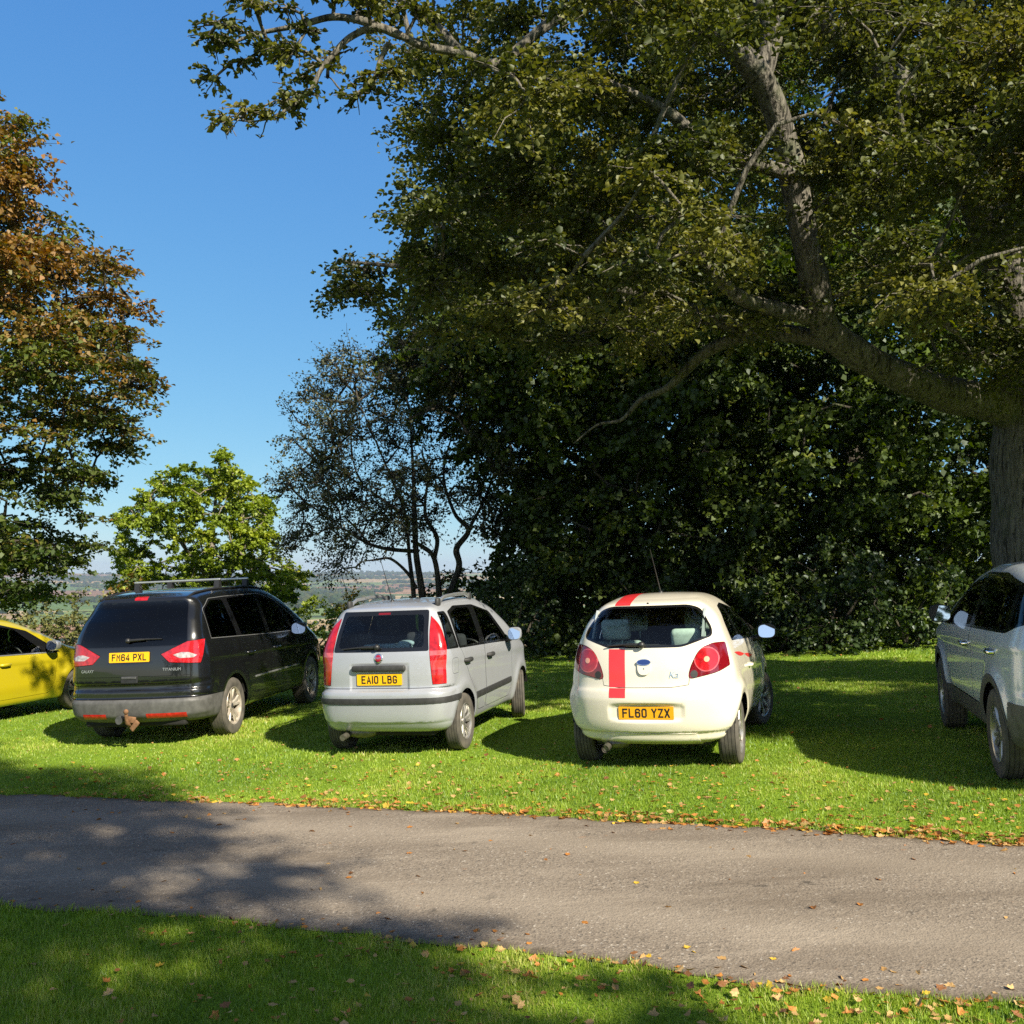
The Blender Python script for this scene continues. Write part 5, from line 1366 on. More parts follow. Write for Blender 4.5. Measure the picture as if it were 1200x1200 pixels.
# ------------------------------------------------------------------ leaves and grass
def mat_leaf(name, ramp, trans=.35, gloss=.03, rough=.55):
    """colour by the leaf's own random tone"""
    m, nt, out = new_mat(name); L = nt.links.new
    at = nt.nodes.new('ShaderNodeAttribute'); at.attribute_name = 'tone'
    cr = nt.nodes.new('ShaderNodeValToRGB'); e = cr.color_ramp
    e.elements[0].position = ramp[0][0]; e.elements[0].color = (*ramp[0][1], 1); e.elements[1].position = ramp[-1][0]; e.elements[1].color = (*ramp[-1][1], 1)
    for pos, c in ramp[1:-1]:
        q = e.elements.new(pos); q.color = (*c, 1)
    L(at.outputs['Fac'], cr.inputs[0])
    d = nt.nodes.new('ShaderNodeBsdfDiffuse'); L(cr.outputs[0], d.inputs[0])
    t = nt.nodes.new('ShaderNodeBsdfTranslucent'); hs = nt.nodes.new('ShaderNodeHueSaturation'); hs.inputs['Saturation'].default_value = 1.15; hs.inputs['Value'].default_value = 1.25
    L(cr.outputs[0], hs.inputs['Color']); L(hs.outputs[0], t.inputs[0])
    a = nt.nodes.new('ShaderNodeMixShader'); a.inputs[0].default_value = trans; L(d.outputs[0], a.inputs[1]); L(t.outputs[0], a.inputs[2])
    g = nt.nodes.new('ShaderNodeBsdfGlossy'); g.inputs[1].default_value = rough; g.inputs[0].default_value = (.9, .95, 1, 1)
    b = nt.nodes.new('ShaderNodeMixShader'); b.inputs[0].default_value = gloss; L(a.outputs[0], b.inputs[1]); L(g.outputs[0], b.inputs[2])
    L(b.outputs[0], out.inputs[0]); return m

def set_tone(me, tone_per_vert):
    a = me.attributes.new('tone', 'FLOAT', 'POINT'); a.data.foreach_set('value', tone_per_vert.astype(np.float32))

def unit(v): return v / (np.linalg.norm(v, axis=-1, keepdims=True) + 1e-9)

def leaf_mesh(name, P, size, tone, R, mat, up=.9, lobes=2, wid=.62, tipdir=None):
    """one small folded face pair per leaf"""
    n = len(P)
    N = unit(np.stack([R.normal(0, 1, n), R.normal(0, 1, n), R.normal(0, 1, n)], 1) * (1 - up * .35) + np.array([0, 0, up]))
    D = R.normal(0, 1, (n, 3)) if tipdir is None else tipdir + R.normal(0, .5, (n, 3))
    D[:, 2] -= .35; D = unit(D - N * (D * N).sum(1, keepdims=True)); B = np.cross(N, D)
    s = (size * (0.65 + .7 * R.random(n)))[:, None] if np.isscalar(size) else size[:, None]
    f = (.08 + .22 * R.random(n))[:, None]
    base = P - D * s * .45; tip = P + D * s * .55 - N * s * .12
    if lobes == 1:
        V = np.stack([base, P + B * s * wid * .5 + N * s * f, tip, P - B * s * wid * .5 + N * s * f], 1).reshape(-1, 3)
        F = np.arange(4 * n).reshape(n, 4); k = 4
    else:
        V = np.stack([base, P - D * s * .18 + B * s * wid * .52 + N * s * f, P + D * s * .22 + B * s * wid * .40 + N * s * f, tip,
                      P + D * s * .22 - B * s * wid * .40 + N * s * f, P - D * s * .18 - B * s * wid * .52 + N * s * f], 1).reshape(-1, 3)
        i = np.arange(n) * 6; F = np.concatenate([np.stack([i, i + 3, i + 2, i + 1], 1), np.stack([i, i + 5, i + 4, i + 3], 1)]); k = 6
    me = mesh_np(name, V, F, mat); set_tone(me, np.repeat(tone, k)); return me

# ------------------------------------------------------------------ trees
def bark(name, a, b, scale=6.0):
    m, nt, out = new_mat(name); L = nt.links.new
    p = nt.nodes.new('ShaderNodeBsdfPrincipled'); p.inputs['Roughness'].default_value = .9; p.inputs['Specular IOR Level'].default_value = .2
    tc = nt.nodes.new('ShaderNodeTexCoord'); mp = nt.nodes.new('ShaderNodeMapping'); mp.inputs['Scale'].default_value = (1, 1, .16); L(tc.outputs['Object'], mp.inputs[0])
    n = nt.nodes.new('ShaderNodeTexNoise'); n.inputs['Scale'].default_value = scale * 3; n.inputs['Detail'].default_value = 8; n.inputs['Roughness'].default_value = .7; L(mp.outputs[0], n.inputs['Vector'])
    nf = nt.nodes.new('ShaderNodeTexNoise'); nf.inputs['Scale'].default_value = scale * 4.5; nf.inputs['Detail'].default_value = 4; nf.inputs['Distortion'].default_value = .6; L(mp.outputs[0], nf.inputs['Vector'])
    n2 = nt.nodes.new('ShaderNodeTexNoise'); n2.inputs['Scale'].default_value = 2.5; n2.inputs['Detail'].default_value = 5; L(tc.outputs['Object'], n2.inputs['Vector'])
    def rng_(q, a_, b_):
        r = nt.nodes.new('ShaderNodeMapRange'); r.inputs[1].default_value = a_; r.inputs[2].default_value = b_; L(q, r.inputs[0]); return r.outputs[0]
    def mix(x, y, f):
        q = nt.nodes.new('ShaderNodeMix'); q.data_type = 'RGBA'
        for i, c in ((6, x), (7, y)):
            if isinstance(c, tuple): q.inputs[i].default_value = (*c, 1)
            else: L(c, q.inputs[i])
        L(f, q.inputs[0]); return q.outputs[2]
    c = mix(a, b, rng_(n.outputs['Fac'], .3, .7)); c = mix(tuple(x * .4 for x in a), c, rng_(nf.outputs['Fac'], .36, .47))
    c = mix(c, (.10, .115, .055), rng_(n2.outputs['Fac'], .55, .75))
    L(c, p.inputs['Base Color'])
    bu = nt.nodes.new('ShaderNodeBump'); bu.inputs['Strength'].default_value = 1.0; bu.inputs['Distance'].default_value = .09; L(nf.outputs['Fac'], bu.inputs['Height'])
    b2 = nt.nodes.new('ShaderNodeBump'); b2.inputs['Strength'].default_value = .7; b2.inputs['Distance'].default_value = .03; L(n.outputs['Fac'], b2.inputs['Height']); L(bu.outputs[0], b2.inputs['Normal'])
    L(b2.outputs[0], p.inputs['Normal']); L(p.outputs[0], out.inputs[0]); return m

def in_poly(P, poly):
    x, y = P[:, 0], P[:, 1]; c = np.zeros(len(P), bool); n = len(poly)
    for i in range(n):
        (x0, y0), (x1, y1) = poly[i], poly[(i + 1) % n]
        m = ((y0 > y) != (y1 > y)) & (x < (x1 - x0) * (y - y0) / (y1 - y0 + 1e-12) + x0); c ^= m
    return c

def edge_dist(P, poly):
    d = np.full(len(P), 1e9); n = len(poly)
    for i in range(n):
        a = np.array(poly[i], float); b = np.array(poly[(i + 1) % n], float); t = np.clip(((P - a) @ (b - a)) / ((b - a) @ (b - a) + 1e-9), 0, 1)
        d = np.minimum(d, np.linalg.norm(P - (a + t[:, None] * (b - a)), axis=1))
    return d

def clumps_in(poly, d0, d1, n, R, round_px=140, bias=0.0):
    """clump centres filling the crown whose outline is `poly`; thinner in depth towards the outline"""
    lo = np.min(poly, 0); hi = np.max(poly, 0); out = []
    while len(out) < n:
        P = lo + (hi - lo) * R.random((400, 2)); P = P[in_poly(P, poly)]
        e = np.clip(edge_dist(P, poly) / round_px, 0.06, 1)
        k = np.sqrt(1 - (1 - e) ** 2); t = R.random(len(P)); t = t ** (1 + bias)
        dep = (d0 + d1) / 2 + (t - .5) * (d1 - d0) * k
        for p, d in zip(P, dep):
            out.append(px_at(p[0], p[1], d))
    return np.array(out[:n])

def grow(limbs, clumps, R, r_tip=.012, r_join=.045, sides=5, zbias=.4, wig=.12, maxr=.09):
    """limbs: list of (points, radii). Every clump is joined to the nearest wood already there."""
    mb = MB(); nodes = []; rad_ = []
    for pts, rr in limbs:
        P = smooth_path(pts, 6); q = np.interp(np.linspace(0, 1, len(P)), np.linspace(0, 1, len(rr)), rr)
        q = q * (1 + .05 * np.sin(np.arange(len(P)) * .55 + P[0][0]) + .03 * np.sin(np.arange(len(P)) * 1.23))
        v, f = tube([tuple(p) for p in P], list(q), 14 if q[0] > .1 else 8); mb.add(v, f)
        for p, r in zip(P, q): nodes.append(p); rad_.append(r)
    nodes = [np.array(p) for p in nodes]
    if len(clumps):
        base = np.array(nodes); d0 = np.min(np.linalg.norm(clumps[:, None] - base[None], axis=2), 1); order = np.argsort(d0)
        arr = np.zeros((len(nodes) + len(clumps) * 4, 3)); arr[:len(nodes)] = nodes; cnt = len(nodes)
        for i in order:
            c = clumps[i]; A = arr[:cnt]; dv = c - A; dist = np.linalg.norm(dv, axis=1) + zbias * np.maximum(-dv[:, 2], 0)
            j = int(np.argmin(dist)); p0 = A[j].copy(); L = np.linalg.norm(c - p0)
            m = max(3, int(L / .5) + 2); t = np.linspace(0, 1, m)[:, None]
            side = R.normal(0, 1, 3) * L * wig; sag = np.array([0, 0, L * .10])
            P = p0 + (c - p0) * t + np.sin(math.pi * t) * (side + sag) + R.normal(0, .012, (m, 3)) * L * np.sin(math.pi * t)
            r0 = min(maxr, r_join * (.5 + .35 * L))
            v, f = tube([tuple(p) for p in P], list(np.linspace(r0, r_tip, m)), sides, False); mb.add(v, f)
            for p in P[1::max(1, (m - 1) // 3)][:4]:
                if cnt < len(arr): arr[cnt] = p; cnt += 1
    return mb

def smooth_path(pts, k):
    P = [np.array(p, float) for p in pts]; P = [2 * P[0] - P[1]] + P + [2 * P[-1] - P[-2]]; out = []
    for i in range(1, len(P) - 2):
        for j in range(k):
            t = j / k; a, b, c, d = P[i - 1], P[i], P[i + 1], P[i + 2]
            out.append(.5 * ((2 * b) + (c - a) * t + (2 * a - 5 * b + 4 * c - d) * t * t + (3 * b - a - 3 * c + d) * t ** 3))
    out.append(P[-2]); return np.array(out)

def foliage(clumps, rads, per, R, twigs=9, flat=.55, droop=.25, mb=None, twig_r=.005, outward=None):
    """leaf positions along twigs that fan out of each clump; returns positions, twig directions and clump index"""
    Ps = []; Ds = []; Is = []
    for i, (c, r) in enumerate(zip(clumps, rads)):
        n = int(per * (r ** 2) * (0.6 + .8 * R.random())) + 6
        K = twigs; d = R.normal(0, 1, (K, 3)); d[:, 2] *= flat
        if outward is not None: d += outward[i] * .8
        d = unit(d); L = r * (.55 + .6 * R.random(K))
        k = R.integers(0, K, n); t = R.random(n) ** .65
        p = c + d[k] * (L[k] * t)[:, None]; p[:, 2] -= droop * r * t ** 2
        p += R.normal(0, .10, (n, 3)) * r * np.array([1, 1, .7])
        Ps.append(p); Ds.append(d[k]); Is.append(np.full(n, i))
        if mb is not None:
            for q in range(K):
                tt = np.linspace(0, 1, 4)[:, None]; w = c + d[q] * L[q] * tt; w[:, 2] -= droop * r * tt[:, 0] ** 2
                w[1:3] += R.normal(0, .04, (2, 3)) * r
                v, f = tube([tuple(a) for a in w], [twig_r * 1.6, twig_r * 1.3, twig_r, twig_r * .6], 3, False); mb.add(v, f)
    return np.concatenate(Ps), np.concatenate(Ds), np.concatenate(Is)

def make_tree(name, label, cat, base, limbs, clumps, rads, per, size, leaf, barkm, R, group=None, twigs=9, flat=.55, droop=.25, up=.9, lobes=1, wid=.62,
              tone=None, twig_mesh=False, twig_r=.005, zbias=.4, wig=.12, r_join=.045, maxr=.09, outward=None):
    root = empty(name, base); tag(root, label, cat, group)
    clumps = np.asarray(clumps); mb = grow(limbs, clumps, R, zbias=zbias, wig=wig, r_join=r_join, maxr=maxr)
    tw = MB() if twig_mesh else None
    P, D, I = foliage(clumps, rads, per, R, twigs, flat, droop, tw, twig_r, outward)
    off = np.array(base, float)
    mb.v = [(x - off[0], y - off[1], z - off[2]) for x, y, z in mb.v]
    mb.build('trunk', barkm, root, smooth=True)
    if tw is not None:
        tw.v = [(x - off[0], y - off[1], z - off[2]) for x, y, z in tw.v]; tw.build('twigs', barkm, root, smooth=True)
    n = len(P); cl = R.random(len(clumps))
    T = .55 * R.random(n) + .45 * cl[I] if tone is None else tone(P, I, cl, R)
    link('crown', leaf_mesh('crown', P - off, size, np.clip(T, 0, 1), R, leaf, up, lobes, wid, D), root)
    return root, n

SKY_AIR, SKY_DUST, SKY_OZONE, SKY_STR, SUN_STR, EXPOSURE = 1.0, 0.0, 6.0, .078, 5.0, 1.0
# ------------------------------------------------------------------ the trees and shrubs of this place
def leaf_materials():
    M['l_beech'] = mat_leaf('copper_beech_leaf', [(0, (.040, .072, .012)), (.38, (.115, .14, .02)), (.55, (.20, .125, .028)), (.8, (.29, .14, .035)), (1, (.40, .19, .05))], .3)
    M['l_maple'] = mat_leaf('yellow_green_leaf', [(0, (.11, .17, .016)), (.5, (.225, .30, .024)), (.85, (.34, .385, .034)), (1, (.43, .38, .045))], .4)
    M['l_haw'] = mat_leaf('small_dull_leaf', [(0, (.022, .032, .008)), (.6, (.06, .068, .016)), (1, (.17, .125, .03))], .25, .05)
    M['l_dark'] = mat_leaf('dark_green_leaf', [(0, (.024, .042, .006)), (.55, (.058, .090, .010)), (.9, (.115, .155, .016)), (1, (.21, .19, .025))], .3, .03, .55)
    M['l_syc'] = mat_leaf('olive_leaf', [(0, (.040, .054, .010)), (.5, (.10, .112, .020)), (.85, (.19, .18, .036)), (.95, (.26, .21, .045)), (1, (.34, .20, .045))], .35, .03, .55)
    M['l_bush'] = mat_leaf('pale_bush_leaf', [(0, (.06, .075, .018)), (.5, (.14, .15, .035)), (1, (.30, .26, .10))], .35)
    M['l_bramble'] = mat_leaf('bramble_leaf', [(0, (.016, .034, .008)), (.5, (.04, .07, .013)), (1, (.12, .16, .026))], .35, .04, .5)
    M['l_gold'] = mat_leaf('golden_leaf', [(0, (.14, .14, .015)), (.5, (.26, .22, .025)), (1, (.36, .22, .04))], .4)
    M['b_grey'] = bark('grey_bark', (.10, .09, .073), (.235, .212, .172), 5)
    M['b_dark'] = bark('dark_bark', (.05, .042, .034), (.11, .095, .075), 7)
    M['b_pale'] = bark('pale_bark', (.22, .19, .14), (.34, .30, .24), 8)

def L3(*p): return [px_at(*q) for q in p]
def gz(x, y): return float(ground_z(x, y))
COUNT = {}

def big_tree():
    R = np.random.default_rng(11)
    bx, by = 7.55, 14.6; base = (bx, by, gz(bx, by) - .1); z0 = base[2]
    limb = L3((1215, 500, 14.6), (1170, 474, 14.4), (1110, 462, 14.0), (1040, 434, 13.3), (990, 405, 12.9), (964, 378, 12.6), (954, 330, 12.3), (940, 265, 12.1), (926, 190, 11.9),
              (902, 112, 11.6), (872, 68, 11.3), (826, 32, 11.0), (765, 4, 10.7), (700, -4, 10.5), (640, 30, 10.3), (583, 74, 10.1), (540, 62, 10.0), (497, 54, 9.9), (470, 42, 9.85))
    limbs = [([(bx + .05, by, z0), (bx, by, z0 + .7), (bx - .03, by, z0 + 2.2), (bx - .05, by, z0 + 3.4), (bx + .05, by, z0 + 4.6), (bx + .2, by + .3, z0 + 6.5), (bx + .3, by + .6, z0 + 9.5), (bx + .2, by + .8, z0 + 13.5)], [.82, .66, .62, .66, .52, .42, .30, .12]),
             (limb, [.36, .29, .235, .205, .19, .185, .175, .165, .16, .15, .135, .115, .095, .075, .058, .048, .044, .042, .038]),
             (L3((470, 42, 9.85), (440, 32, 9.8), (410, 44, 9.75), (392, 62, 9.7), (376, 82, 9.65), (362, 108, 9.6), (330, 132, 9.55), (300, 142, 9.55), (268, 140, 9.6)), [.045, .04, .034, .028, .024, .02, .014, .009, .005]),
             (L3((470, 42, 9.85), (430, 26, 9.9), (390, 20, 10), (350, 30, 10.1), (300, 40, 10.2), (262, 55, 10.2)), [.045, .04, .035, .028, .02, .01]),
             (L3((456, 50, 9.85), (446, 70, 9.9), (436, 95, 9.9), (412, 112, 9.9), (398, 104, 9.9), (388, 92, 9.9), (380, 90, 9.9)), [.03, .024, .018, .014, .01, .007, .004]),
             (L3((540, 62, 10), (500, 20, 10.2), (450, -10, 10.4), (380, -20, 10.6)), [.05, .045, .035, .02]),
             (L3((890, 92, 11.5), (905, 40, 11.5), (893, 0, 11.6), (888, -60, 11.8)), [.14, .12, .10, .07]),
             (L3((830, 30, 11), (800, 14, 11.2), (775, 12, 11.3), (735, 18, 11.3)), [.08, .075, .06, .03]),
             (L3((1215, 470, 14.6), (1190, 360, 14.2), (1150, 240, 13.8), (1090, 140, 13.4), (1036, 84, 13.2), (1000, 52, 13), (960, 26, 12.8), (918, 4, 12.6), (860, -40, 12.4)), [.36, .30, .25, .21, .18, .16, .14, .11, .06]),
             (L3((1180, 330, 14.1), (1150, 200, 14.6), (1128, 90, 14.9), (1122, 10, 15), (1115, -60, 15.2)), [.2, .17, .15, .13, .1]),
             (L3((958, 372, 12.5), (905, 362, 12.2), (862, 345, 11.9), (830, 312, 11.7), (797, 281, 11.5), (768, 258, 11.4), (722, 258, 11.3)), [.11, .10, .085, .075, .065, .055, .045]),
             (L3((990, 405, 12.9), (930, 392, 13.2), (883, 392, 13.5), (830, 411, 13.9), (784, 453, 14.3), (752, 468, 14.7), (728, 492, 15), (700, 498, 15.2), (672, 520, 15.4)), [.12, .11, .10, .08, .055, .04, .028, .018, .008]),
             (L3((883, 392, 13.5), (800, 360, 13.4), (690, 330, 13), (560, 315, 12.7), (470, 312, 12.4), (400, 306, 12.2)), [.10, .09, .075, .055, .035, .012]),
             (L3((930, 205, 11.9), (880, 190, 11.5), (830, 170, 11.2), (780, 130, 11), (700, 90, 10.8)), [.10, .09, .075, .06, .03]),
             (L3((1215, 480, 14.6), (1290, 420, 13.5), (1360, 380, 12.2), (1420, 330, 11)), [.34, .28, .22, .12])]
    E1 = [(560, -70), (515, 30), (508, 120), (500, 200), (470, 245), (452, 300), (430, 300), (372, 285), (366, 330), (440, 345), (458, 385), (520, 395), (620, 400), (720, 415), (840, 400), (930, 410), (1010, 385), (1090, 420), (1180, 440), (1400, 430), (1400, -70)]
    c1 = clumps_in(E1, 9.0, 17.0, 400, R, 130)
    # the great limb shows bare against the leaves behind it
    lp = smooth_path(limb, 5); lx = 600 + F_PX * lp[:, 0] / lp[:, 1]; ly = Y_HOR - F_PX * (lp[:, 2] - CAM_H) / lp[:, 1]
    cx = 600 + F_PX * c1[:, 0] / c1[:, 1]; cy = Y_HOR - F_PX * (c1[:, 2] - CAM_H) / c1[:, 1]
    dd = np.hypot(cx[:, None] - lx[None], cy[:, None] - ly[None]); j = dd.argmin(1)
    clear = (dd.min(1) < np.where(cy > 300, 34, 24) + 540 / c1[:, 1]) & (c1[:, 1] < lp[j, 1] + .5) & (cy > 40)
    c1 = c1[~clear | (R.random(len(c1)) < .2)]
    # the bough that reaches across the sky
    E2 = [(236, 70), (246, 30), (290, -15), (400, -40), (560, -30), (520, 20), (490, 40), (470, 90), (445, 80), (400, 70), (372, 88), (340, 120), (322, 150), (262, 146), (246, 130), (300, 108), (270, 92)]
    c2 = clumps_in(E2, 9.4, 10.3, 27, R, 40)
    c2 = np.concatenate([c2, L3((262, 138, 9.6), (290, 128, 9.6), (315, 138, 9.55), (332, 118, 9.55), (352, 112, 9.6), (430, 100, 9.9), (446, 84, 9.9), (420, 112, 9.9), (262, 50, 10.2), (250, 92, 10.1), (285, 70, 10.1), (330, 60, 10))])
    # the crown above the picture
    c3 = []
    while len(c3) < 65:
        p = np.array([5.5, 14.5, 11.5]) + np.array([8.5, 7.5, 6.0]) * R.uniform(-1, 1, 3); q = (p - np.array([5.5, 14.5, 11.5])) / np.array([8.5, 7.5, 6.0])
        if (q ** 2).sum() < 1 and p[2] > 8.5: c3.append(p)
    # the side of the crown that hangs over the four by four and keeps the lawn behind the cars in shade
    G = [(1.9, 11.2), (9.5, 11.4), (10, 18.3), (-2.5, 20.5), (-1.2, 17.5), (.6, 14.2)]; c4 = []; kk = 1 / math.tan(SUN_EL)
    tries = 0
    while len(c4) < 170 and tries < 6000:
        tries += 1
        g = np.array([[R.uniform(-2.5, 10), R.uniform(11, 21.5)]])
        if not in_poly(g, G)[0] or edge_dist(g, G)[0] < .55: continue
        if 14.9 < g[0, 1] < 16.3 and R.random() < .8: continue
        z = R.uniform(4.4, 7.4); q = (g[0, 0] + math.sin(SUN_AZ) * z * kk, g[0, 1] - math.cos(SUN_AZ) * z * kk)
        if q[1] > 1 and 600 + F_PX * q[0] / q[1] < 1260 and Y_HOR - F_PX * (z - CAM_H) / q[1] > 200: continue
        c4.append((g[0, 0] + math.sin(SUN_AZ) * z * kk, g[0, 1] - math.cos(SUN_AZ) * z * kk, z))
    cl = np.concatenate([c1, c2, np.array(c3), np.array(c4)])
    rr = np.concatenate([R.uniform(.38, .86, len(c1)), R.uniform(.2, .34, len(c2)), R.uniform(.9, 1.5, len(c3)), R.uniform(.7, 1.0, len(c4))])
    # sky windows in the crown
    keep = np.ones(len(cl), bool)
    root, n = make_tree('broad_tree', 'huge grey trunked tree by the silver four by four, its boughs overhanging the top', 'tree', base, limbs, cl[keep], rr[keep], 1150, .060, M['l_syc'], M['b_grey'], R,
                     twigs=11, flat=.34, droop=.2, up=1.05, lobes=2, wid=.8, tone=lambda P_, I, c, R_: .30 * R_.random(len(P_)) + .62 * c[I], twig_mesh=True, twig_r=.006, r_join=.034, maxr=.055)
    COUNT['big'] = n

def copper_beech():
    R = np.random.default_rng(21)
    bx, by = -14.5, 22.5; base = (bx, by, gz(bx, by) - .1); z0 = base[2]
    P = [(-330, 20), (-200, -60), (-60, 70), (-10, 128), (26, 132), (48, 150), (48, 168), (62, 190), (52, 222), (100, 275), (150, 305), (152, 332), (170, 365), (172, 400), (186, 440), (184, 462), (142, 470), (170, 515), (166, 530), (120, 520), (138, 585), (112, 612), (126, 640), (100, 665), (60, 690), (46, 706), (10, 700), (-40, 715), (-330, 720)]
    cl = clumps_in(P, 18.5, 26.0, 780, R, 150, -.15)
    cl[:, 0] -= .22
    rr = R.uniform(.42, .98, len(cl))
    limbs = [([(bx, by, z0), (bx, by, z0 + 3), (bx + .2, by, z0 + 7), (bx + .1, by, z0 + 12), (bx, by, z0 + 15)], [.55, .48, .38, .24, .08])]
    for k, (dx, dy, dz, h) in enumerate([(5, -1, .8, 4), (6, 0, 1.5, 6.5), (5, -2, 2.5, 8.5), (4.5, 1, 3, 10), (3, -1, 2, 12), (-5, 0, 2, 6), (0, -4, 2, 6)]):
        limbs.append(([(bx, by, z0 + h), (bx + dx * .4, by + dy * .4, z0 + h + dz * .7), (bx + dx * .75, by + dy * .75, z0 + h + dz)], [.12, .08, .015]))
    zc = cl[:, 2]
    def tone(P_, I, c, R_):
        h = np.clip((P_[:, 2] - 1.8) / 6.5, 0, 1)
        return np.clip(.12 + .44 * h + 0.34 * (c[I] - .5) + R_.normal(0, .11, len(P_)), 0, 1)
    root, n = make_tree('copper_beech', 'tall beech with foliage turning coppery brown beside the yellow hatchback', 'tree', base, limbs, cl, rr, 430, .115, M['l_beech'], M['b_dark'], R, twigs=12, flat=.26, droop=.12, up=1.0, lobes=1, wid=.7, tone=tone, twig_mesh=True, twig_r=.006)
    COUNT['beech'] = n

def maple():
    R = np.random.default_rng(31)
    bx, by = -10.2, 36.0; base = (bx, by, gz(bx, by) - .2); z0 = base[2]
    P = [(128, 700), (132, 640), (140, 615), (160, 583), (185, 575), (198, 556), (220, 545), (240, 556), (246, 545), (262, 528), (276, 545), (290, 553), (308, 556), (318, 595), (322, 635), (338, 655), (358, 668), (356, 690), (332, 706), (300, 712), (130, 745)]
    cl = clumps_in(P, 33.5, 38.5, 300, R, 26)
    cl = cl[~((cl[:, 2] < 2.3) & (R.random(len(cl)) < .25))]
    limbs = [(L3((240, 760, 36), (245, 690, 36), (248, 640, 36), (255, 560, 36)), [.16, .13, .10, .04]), (L3((258, 770, 36.1), (264, 690, 36), (276, 650, 35.8), (284, 600, 35.6), (270, 545, 35.6)), [.15, .12, .09, .06, .03]), (L3((272, 655, 35.8), (296, 654, 35.4), (316, 665, 35.2)), [.06, .05, .03]), (L3((246, 680, 36), (215, 640, 36), (190, 600, 36)), [.08, .06, .03])]
    root, n = make_tree('maple_tree', 'sunlit yellow green tree rising beyond the roof of the black people carrier', 'tree', base, limbs, cl, R.uniform(.32, .56, len(cl)), 1250, .105, M['l_maple'], M['b_pale'], R, twigs=9, flat=.5, droop=.22, up=1.0, lobes=1, wid=.85, tone=lambda P_, I, c, R_: .45 * R_.random(len(P_)) + .5 * c[I])
    COUNT['maple'] = n

def hawthorn():
    R = np.random.default_rng(41)
    bx, by = -1.9, 24.2; base = (bx, by, gz(bx, by) - .1); z0 = base[2]
    D = 24.2
    limbs = [(L3((497, 770, D), (495, 700, D), (488, 652, D), (486, 612, D), (484, 550, D), (480, 480, D)), [.13, .12, .11, .095, .06, .02]),
             (L3((488, 770, D + .1), (485, 700, D + .1), (480, 655, D + .1), (474, 600, D), (450, 540, D - .3), (420, 470, D - .5)), [.09, .08, .07, .055, .035, .012]),
             (L3((519, 770, D - .1), (515, 700, D - .1), (509, 655, D - .1), (494, 640, D - .1), (482, 634, D)), [.11, .105, .09, .07, .05]),
             (L3((509, 655, D - .1), (512, 630, D - .1), (498, 600, D - .4), (505, 540, D - .6)), [.08, .07, .06, .02]),
             (L3((524, 770, D), (527, 702, D), (538, 664, D), (535, 643, D), (549, 621, D), (532, 600, D + .3), (520, 550, D + .4), (540, 480, D + .5)), [.13, .12, .11, .10, .09, .06, .04, .015]),
             (L3((549, 621, D), (570, 580, D + .3), (590, 520, D + .5)), [.06, .045, .015]),
             (L3((488, 690, D), (478, 672, D), (458, 655, D - .3), (440, 656, D - .5), (424, 658, D - .7)), [.06, .05, .045, .035, .012]),
             (L3((486, 646, D), (460, 644, D - .2), (440, 640, D - .5), (422, 632, D - .9), (395, 618, D - 1.2), (360, 630, D - 1.4)), [.07, .065, .055, .045, .03, .012]),
             (L3((486, 612, D), (455, 590, D - .3), (410, 560, D - .6), (370, 540, D - .8)), [.05, .045, .03, .012])]
    limbs = [(a, [q * .72 for q in b]) for a, b in limbs]
    P = [(330, 560), (332, 500), (336, 468), (358, 462), (372, 424), (408, 402), (440, 420), (470, 402), (520, 395), (590, 440), (610, 540), (590, 600), (566, 640), (530, 610), (500, 626), (470, 640), (430, 642), (400, 672), (380, 650), (345, 645), (338, 610), (352, 590)]
    cl = clumps_in(P, 22.2, 26.2, 300, R, 40)
    ctr = px_at(490, 600, D); out = unit(cl - ctr)
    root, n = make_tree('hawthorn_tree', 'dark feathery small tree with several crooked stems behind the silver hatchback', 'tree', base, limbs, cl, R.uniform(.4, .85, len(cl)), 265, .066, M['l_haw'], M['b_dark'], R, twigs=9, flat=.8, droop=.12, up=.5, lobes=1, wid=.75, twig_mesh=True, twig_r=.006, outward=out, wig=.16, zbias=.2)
    COUNT['haw'] = n

